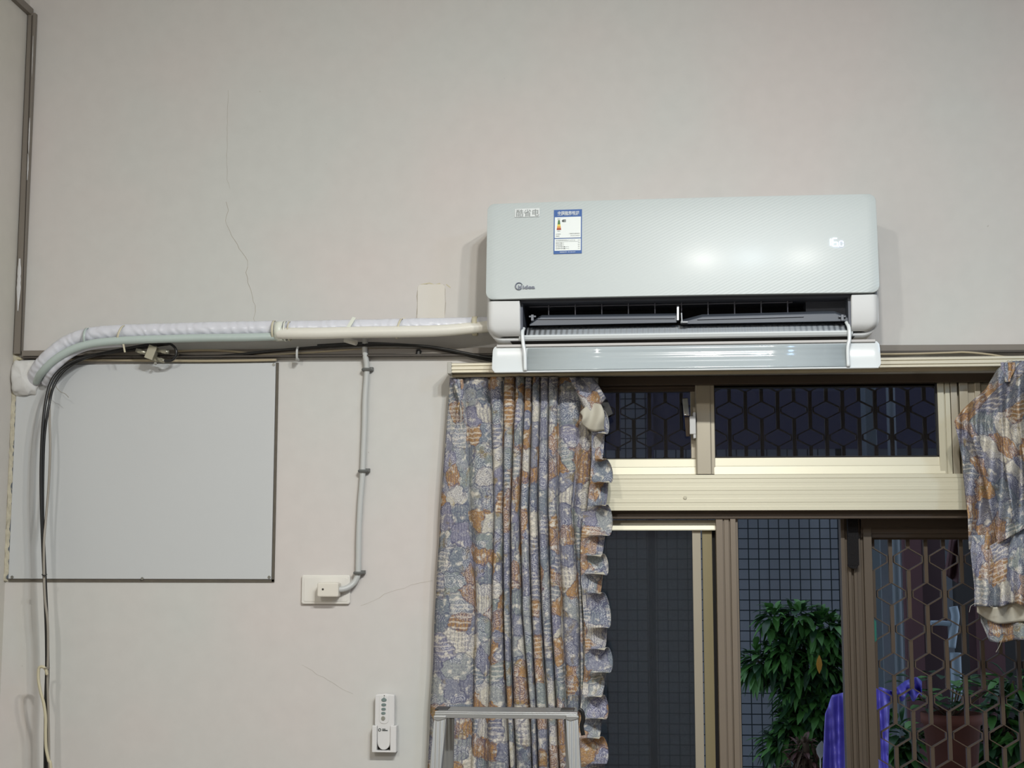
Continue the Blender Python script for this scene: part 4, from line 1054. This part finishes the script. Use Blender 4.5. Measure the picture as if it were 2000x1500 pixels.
make('loose_threads', b, M_cloth_back, rr_)['kind'] = 'stuff'

# ------------------------------------------------------------------ step ladder
ld = .42
lt0, lt1 = U(849, 1397, ld), U(1128, 1397, ld)
zt = lt0.z; zc_l = (lt0.z+lt1.z)/2
lad = empty('step_ladder', ((lt0.x+lt1.x)/2, -ld+.04, 0)); tag(lad, 'aluminium step ladder top standing in front of the left curtain', 'ladder')
xl_, xr_ = lt0.x, lt1.x; th = .0125
ztop = U(990, 1391, ld).z
b = MB().box(xl_, xr_, -ld, -ld+.004, ztop-th, ztop-.0031)
v = [b.bm.verts.new(q) for q in ((xl_, -ld+.001, ztop), (xr_, -ld+.001, ztop), (xr_-.004, -ld+.09, ztop), (xl_+.012, -ld+.09, ztop), (xl_, -ld+.001, ztop-.003), (xr_, -ld+.001, ztop-.003), (xr_-.004, -ld+.09, ztop-.003), (xl_+.012, -ld+.09, ztop-.003))]
for f in ((0,1,2,3), (7,6,5,4), (0,4,5,1), (1,5,6,2), (2,6,7,3), (3,7,4,0)): b.bm.faces.new([v[i] for i in f])
b.box(xl_+.012, xr_-.004, -ld+.086, -ld+.09, ztop-.02, ztop)
make('top_step', b, M_lad, lad, bevel=.0008)
for s_, xx in ((-1, xl_), (1, xr_)):
    o = s_*.0; top = Vector((xx-s_*.0115, -ld+.010, ztop-th+.002)); bot = Vector((xx-s_*.0115+s_*.095, -ld-.22, .012))
    d_ = .030
    leg = make('leg', MB().bar(top, bot, .0235, .022, side=(1, 0, 0)), M_lading, lad, bevel=.001)
    make('rubber_foot', MB().bar(bot+Vector((0, 0, .02)), bot-Vector((0, 0, .012)), .03, .03), M_black, leg, bevel=.002)
    bt = Vector((xx-s_*.02, -ld+.075, ztop-.02)); bb = Vector((xx-s_*.02+s_*.05, -.125, .012))
    leg = make('leg', MB().bar(bt, bb, .02, .018, side=(1, 0, 0)), M_lading, lad, bevel=.001)
    make('rubber_foot', MB().bar(bb+Vector((0, 0, .02)), bb-Vector((0, 0, .012)), .026, .026), M_black, leg, bevel=.002)
    # crimped collar where the leg meets the top
    c = U(859 if s_ < 0 else 1118, 1404, ld+.003)
    b = MB().prism([(c.x-.013, c.z+.006), (c.x-.012, c.z-.002), (c.x-.004, c.z-.005), (c.x+.006, c.z-.002), (c.x+.013, c.z+.001), (c.x+.012, c.z+.006)], -ld-.0035, -ld+.004)
    make('collar', b, M_lad, lad, bevel=.0015, seg=3)
    make('corner_hinge', MB().box(xx-s_*.035-.0, xx-s_*.008, -ld+.03, -ld+.075, ztop, ztop+.002) if s_ > 0 else MB().box(xx-.004, xx+.022, -ld+.03, -ld+.075, ztop-.001, ztop+.002), M_black, lad, bevel=.001)
b = MB().tube([U(1131, 1385, ld-.02), U(1137, 1391, ld-.02), U(1139, 1405, ld-.02), U(1136, 1418, ld-.02), U(1139, 1436, ld-.02)], .0042, 8, sq=.8)
make('side_catch', b, M_black, lad)
for k in range(4):
    f_ = (k+1)/4.6; z = ztop*(1-f_); xx0 = xl_+.01-.085*f_; xx1 = xr_-.01+.085*f_
    make('rung', MB().box(xx0, xx1, -ld-.22*f_-.02, -ld-.22*f_+.05, z-.02, z), M_lad, lad, bevel=.002)

# ------------------------------------------------------------------ yard outside
struct(make('yard_wall', MB().box(-2.5, 4.5, 3.4, 3.55, -.1, 4.2), M_yard))
struct(make('yard_ground', MB().box(-2.5, 4.5, .2, 3.4, -.1, -.0), M_ground))
struct(make('yard_roof', MB().box(-2.5, 4.5, .2, 1.5, 3.2, 3.28), M_ground))
fz0, fz1 = .55, 3.0; fx0_, fx1_ = -1.0, U(1650, 1200, -3.2).x
b = MB(); sp_ = .046
x = fx0_
while x < fx1_: b.box(x-.0022, x+.0022, 3.198, 3.2024, fz0, fz1); x += sp_
z = fz0
while z < fz1: b.box(fx0_, fx1_, 3.194, 3.198, z-.0022, z+.0022); z += sp_
fm = empty('wire_mesh_panel', ((fx0_+fx1_)/2, 3.2, 0)); tag(fm, 'dark green square wire mesh standing against the yard wall outside the open window', 'wire mesh')
make('mesh', b, M_wire, fm)
make('post', MB().box(fx1_-.02, fx1_+.02, 3.18, 3.22, 0, fz1), M_wire, fm)
make('post', MB().box(fx0_-.02, fx0_+.02, 3.18, 3.22, 0, fz1), M_wire, fm)
make('bottom_rail', MB().box(fx0_, fx1_, 3.18, 3.22, fz0-.03, fz0+.01), M_pipe, fm)
def leaf(b, p, d, L_, W_, up=Vector((0, 0, 1)), mi=0, droop=.3):
    d = d.normalized(); s_ = d.cross(up)
    if s_.length < .1: s_ = Vector((1, 0, 0))
    s_.normalize(); nrm = s_.cross(d)
    mid = []; Lf = []; Rt = []
    for k, wf in enumerate((.12, .75, 1, .7, .05)):
        t = k/4; c = p + d*(L_*t) - Vector((0, 0, 1))*(droop*L_*t*t); mid.append(b.bm.verts.new(c))
        Lf.append(b.bm.verts.new(c+s_*(W_*wf*.5)+nrm*(W_*.12*wf))); Rt.append(b.bm.verts.new(c-s_*(W_*wf*.5)+nrm*(W_*.12*wf)))
    for k in range(4):
        for q in ((Lf[k], Lf[k+1], mid[k+1], mid[k]), (mid[k], mid[k+1], Rt[k+1], Rt[k])):
            f = b.bm.faces.new(q); f.smooth = True; f.material_index = mi
def rnd(): return Vector((random.gauss(0, 1), random.gauss(0, 1), random.gauss(0, 1))).normalized()
def bush(name, label, cat, blobs, y, nleaf, L_, W_, ms, base_px, branches=10):
    base = U(base_px, 1500, -y); root = empty(name, (base.x, y, 0)); tag(root, label, cat)
    f = MB(); st = MB(); st.tube([(base.x, y, 0), (base.x+.01, y, .5), (base.x, y, U(base_px, 1450, -y).z)], .012, 8)
    tot = sum(r for *_, r in blobs)
    for (px, py, r) in blobs:
        c = U(px, py, -y); R_ = r/2700*(3.2+y)
        st.tube([(base.x, y, max(.2, U(base_px, 1450, -y).z)), ((base.x+c.x)/2, y, (c.z+U(base_px, 1450, -y).z)/2+.03), (c.x, y, c.z)], .004, 6)
        for k in range(int(nleaf*r/tot)):
            o = rnd(); o = Vector((o.x, o.y*.6, o.z))*R_*(random.random()**.4)
            d = (o.normalized()+rnd()*.7); d.z -= .15
            leaf(f, c+o, d, L_*(.6+.7*random.random()), W_*(.7+.5*random.random()), mi=random.randrange(len(ms)), droop=.4)
    make('foliage', f, ms, root); make('stem', st, M_stem, root); return root
SHRUB = bush('shrub', 'bushy green shrub growing in the yard outside the open window', 'shrub',
     [(1600, 1230, 34), (1560, 1205, 26), (1630, 1240, 30), (1510, 1205, 16), (1480, 1290, 26), (1535, 1265, 30), (1600, 1290, 48), (1560, 1330, 36), (1630, 1340, 34), (1595, 1390, 50), (1560, 1370, 30), (1545, 1420, 26), (1620, 1440, 40), (1520, 1450, 26), (1530, 1290, 26)], 1.7, 2300, .062, .024, [M_leaf, M_leafd, M_leaf], 1600)
bush('shrub', 'low dark reddish-brown plant at the foot of the green shrub', 'shrub', [(1570, 1465, 22), (1595, 1490, 24), (1550, 1500, 20)], 1.4, 220, .05, .012, [M_redleaf, M_stem], 1575)
b = MB(); p = U(1602, 1482, -1.2); leaf(b, p, Vector((.1, -.1, 1)), .055, .03, up=Vector((0, 1, 0)), droop=0); b.tube([p, p-Vector((0, 0, .3))], .002, 6, n=1); b.tube([(p.x, 1.2, p.z-.3), (p.x, 1.2, 0)], .004, 6, n=1)
tag(make('lily_flower', b, M_flower), 'single white lily bloom low beside the violet plastic sheet', 'flower')
b = MB(); p = U(1601, 1310, -1.45); leaf(b, p+Vector((0, 0, .05)), Vector((-.05, -.2, -1)), .06, .02, up=Vector((0, 1, 0)), droop=0)
make('yellow_leaf', b, M_yleaf, SHRUB)['label'] = 'single yellow leaf'
# violet plastic sheet thrown over something
yt = .75
def tarp(u, v):
    T = [(1612, 1395), (1625, 1358), (1650, 1352), (1700, 1345), (1720, 1342), (1742, 1350), (1768, 1330), (1790, 1322), (1800, 1330)]
    px = 1612+188*u; top = interp(T, px); side = 14*v*(1-u)
    py = top+v*(1700-top) if px < 1735 else top+v*(1362+8*sin(px*.3)-top)+ (v*(1700-1370) if px < 1738 else 0)
    return U(px-side, py, -yt + .03*sin(px*.11+v*3)+.02*sin(px*.31-v*7)+.015*noise.noise(Vector((px*.05, py*.05, 0))))
def interp_x(T, x):
    for (a, p), (c, q) in zip(T, T[1:]):
        if x <= c: return p+(q-p)*max(0, (x-a)/(c-a))
    return T[-1][1]
b = MB().grid(tarp, 80, 60)
tag(make('plastic_sheet', b, M_tarp, solid=(.002, 0)), 'crumpled violet plastic sheet draped outside behind the window post', 'sheet')
# pale post, pipes, red door, pink cloth beyond the grille
def vb_(name, x0, x1, y0px, y1px, y, dep, m, label, cat, bev=.004):
    a, c = U(x0, (y0px+y1px)/2, -y), U(x1, (y0px+y1px)/2, -y)
    return tag(make(name, MB().box(a.x, c.x, y, y+dep, max(0, U(x0, y1px, -y).z), U(x0, y0px, -y).z), m, bevel=bev), label, cat)
vb_('pale_post', 1712, 1735, 700, 2400, 2.2, .1, M_sash, 'pale grey upright post in the yard behind the grille, left of the red door', 'post')
c = U(1753, 1200, -2.1); tag(make('downpipe', MB().tube([(c.x, 2.1, 0), (c.x, 2.1, 2.6)], .017, 12, n=1), M_sash), 'thin grey downpipe between the pale post and the red door', 'pipe')
rd = empty('red_door', U(1815, 1300, -2.6)); tag(rd, 'dark red panel door across the yard behind the grille', 'door')
a, c = U(1775, 1200, -2.6), U(1850, 1200, -2.6)
make('panel', MB().box(a.x, c.x, 2.6, 2.65, 0, U(1800, 1020, -2.6).z), M_red, rd); make('frame_strip', MB().box(a.x-.02, a.x+.05, 2.56, 2.6, 0, U(1800, 1020, -2.6).z), M_pink, rd)
a, c = U(1905, 1200, -2.6), U(1960, 1200, -2.6)
b = MB().box(a.x, c.x, 2.6, 2.72, 0, U(1900, 1185, -2.6).z); tag(make('brick_pier', b, M_pink), 'low pinkish pier beyond the grille under the right curtain', 'pier')
def pk(u, v):
    L0 = [(1862, 1058), (1872, 1058)]; px = 1855+u*26-10*v; py = 1052+v*70+u*18*v
    return U(px, py, -1.45+.02*sin(u*8))
hq = pk(.5, 0)
tag(make('hanging_cloth', MB().grid(pk, 12, 12).tube([hq, Vector((hq.x, hq.y, 3.2))], .002, 6, n=1), M_pink, solid=(.003, 0)), 'small pink cloth hanging above the pipe elbow behind the grille', 'cloth')
pr = empty('water_pipe', U(1860, 1330, -1.5)); tag(pr, 'grey water pipe with an elbow and thick riser behind the grille', 'pipe')
make('branch', MB().tube([U(1818, 1217, -1.5), U(1840, 1217, -1.5), U(1858, 1219, -1.5)], .0085, 12, n=4), M_pipe, pr)
make('riser', MB().tube([U(1862, 1185, -1.5), U(1866, 1205, -1.5), U(1862, 1235, -1.5), U(1858, 1265, -1.5)], .014, 12), M_pipe, pr)
q = U(1866, 1275, -1.5); make('lower_pipe', MB().tube([q, Vector((q.x, q.y, 0))], .018, 12, n=1), M_pipe, pr)
# potted plant
py_ = 1.1; c = U(1858, 1400, -py_); root = empty('potted_plant', (c.x, py_, .0)); tag(root, 'leafy plant in a big terracotta pot behind the grille at the lower right', 'potted plant')
zr = U(1858, 1392, -py_).z; b = MB(); seg = 28; prof = [(.0, zr-.34), (.055, zr-.34), (.082, zr-.03), (.088, zr-.03), (.089, zr), (.080, zr), (.078, zr-.02), (0, zr-.025)]
for (r0_, z0), (r1_, z1) in zip(prof, prof[1:]):
    for k in range(seg):
        a0_, a1_ = 2*pi*k/seg, 2*pi*(k+1)/seg
        q = [(c.x+r*cos(a_), py_+r*sin(a_), z_) for r, a_, z_ in ((r0_, a0_, z0), (r0_, a1_, z0), (r1_, a1_, z1), (r1_, a0_, z1))]
        vv = [b.bm.verts.new(t) for t in q]; b.bm.faces.new(vv).smooth = True
bmesh.ops.remove_doubles(b.bm, verts=b.bm.verts, dist=.0004)
make('pot', b, M_pot, root)
make('plant_stand', MB().box(c.x-.09, c.x+.09, py_-.09, py_+.09, 0, zr-.341), M_ground, root)
f = MB(); st = MB()
for k in range(60):
    a_ = random.random()*2*pi; rr2 = random.random(); o = Vector((cos(a_)*.15*rr2+.01, sin(a_)*.08*rr2, .01+.10*random.random()))
    leaf(f, Vector((c.x, py_, zr))+o, Vector((cos(a_), sin(a_), .25)), .06, .042, mi=k % 2)
    if k % 6 == 0: st.tube([Vector((c.x, py_, zr-.02)), Vector((c.x, py_, zr))+o], .0025, 6, n=1)
make('foliage', f, [M_leafd, M_leaf], root); make('stem', st, M_stem, root)
bush('shrub', 'dark leafy plants low behind the grille in the bottom right corner', 'shrub', [(1960, 1400, 36), (1990, 1450, 40), (1930, 1470, 36), (1760, 1440, 34), (1740, 1480, 26), (1980, 1330, 20)], 1.35, 420, .085, .034, [M_leafd, M_leafd, M_leaf], 1960)
M_awn = mat('dark_awning', (42, 42, 62), .8, var=.05)
for xa0, xa1, lb in ((-1.6, U(1212, 830, -2.9).x, 'dark awning sheet outside, left of the bright gap seen through the small upper pane'), (U(1263, 830, -2.9).x, 3.2, 'wide dark awning sheet outside behind the upper window panes')):
    hb = U(1500, 877, -2.9).z
    tag(make('awning', MB().box(xa0, xa1, 2.9, 2.92, hb, 3.1).box(xa0, xa0+.03, 2.88, 2.94, 0, 3.1).box(xa1-.03, xa1, 2.88, 2.94, hb, 3.1), M_awn), lb, 'awning')
c = U(1925, 1000, -2.9); tag(make('darkening_sheet', MB().box(U(1860, 1000, -3.0).x, 3.2, 3.0, 3.05, 0, 2.35), mat('dark_sheet', (40, 38, 36), .8)), 'dark sheet added to darken the back of the yard on the right', 'screen')  # added sheet that keeps the right end of the yard dark
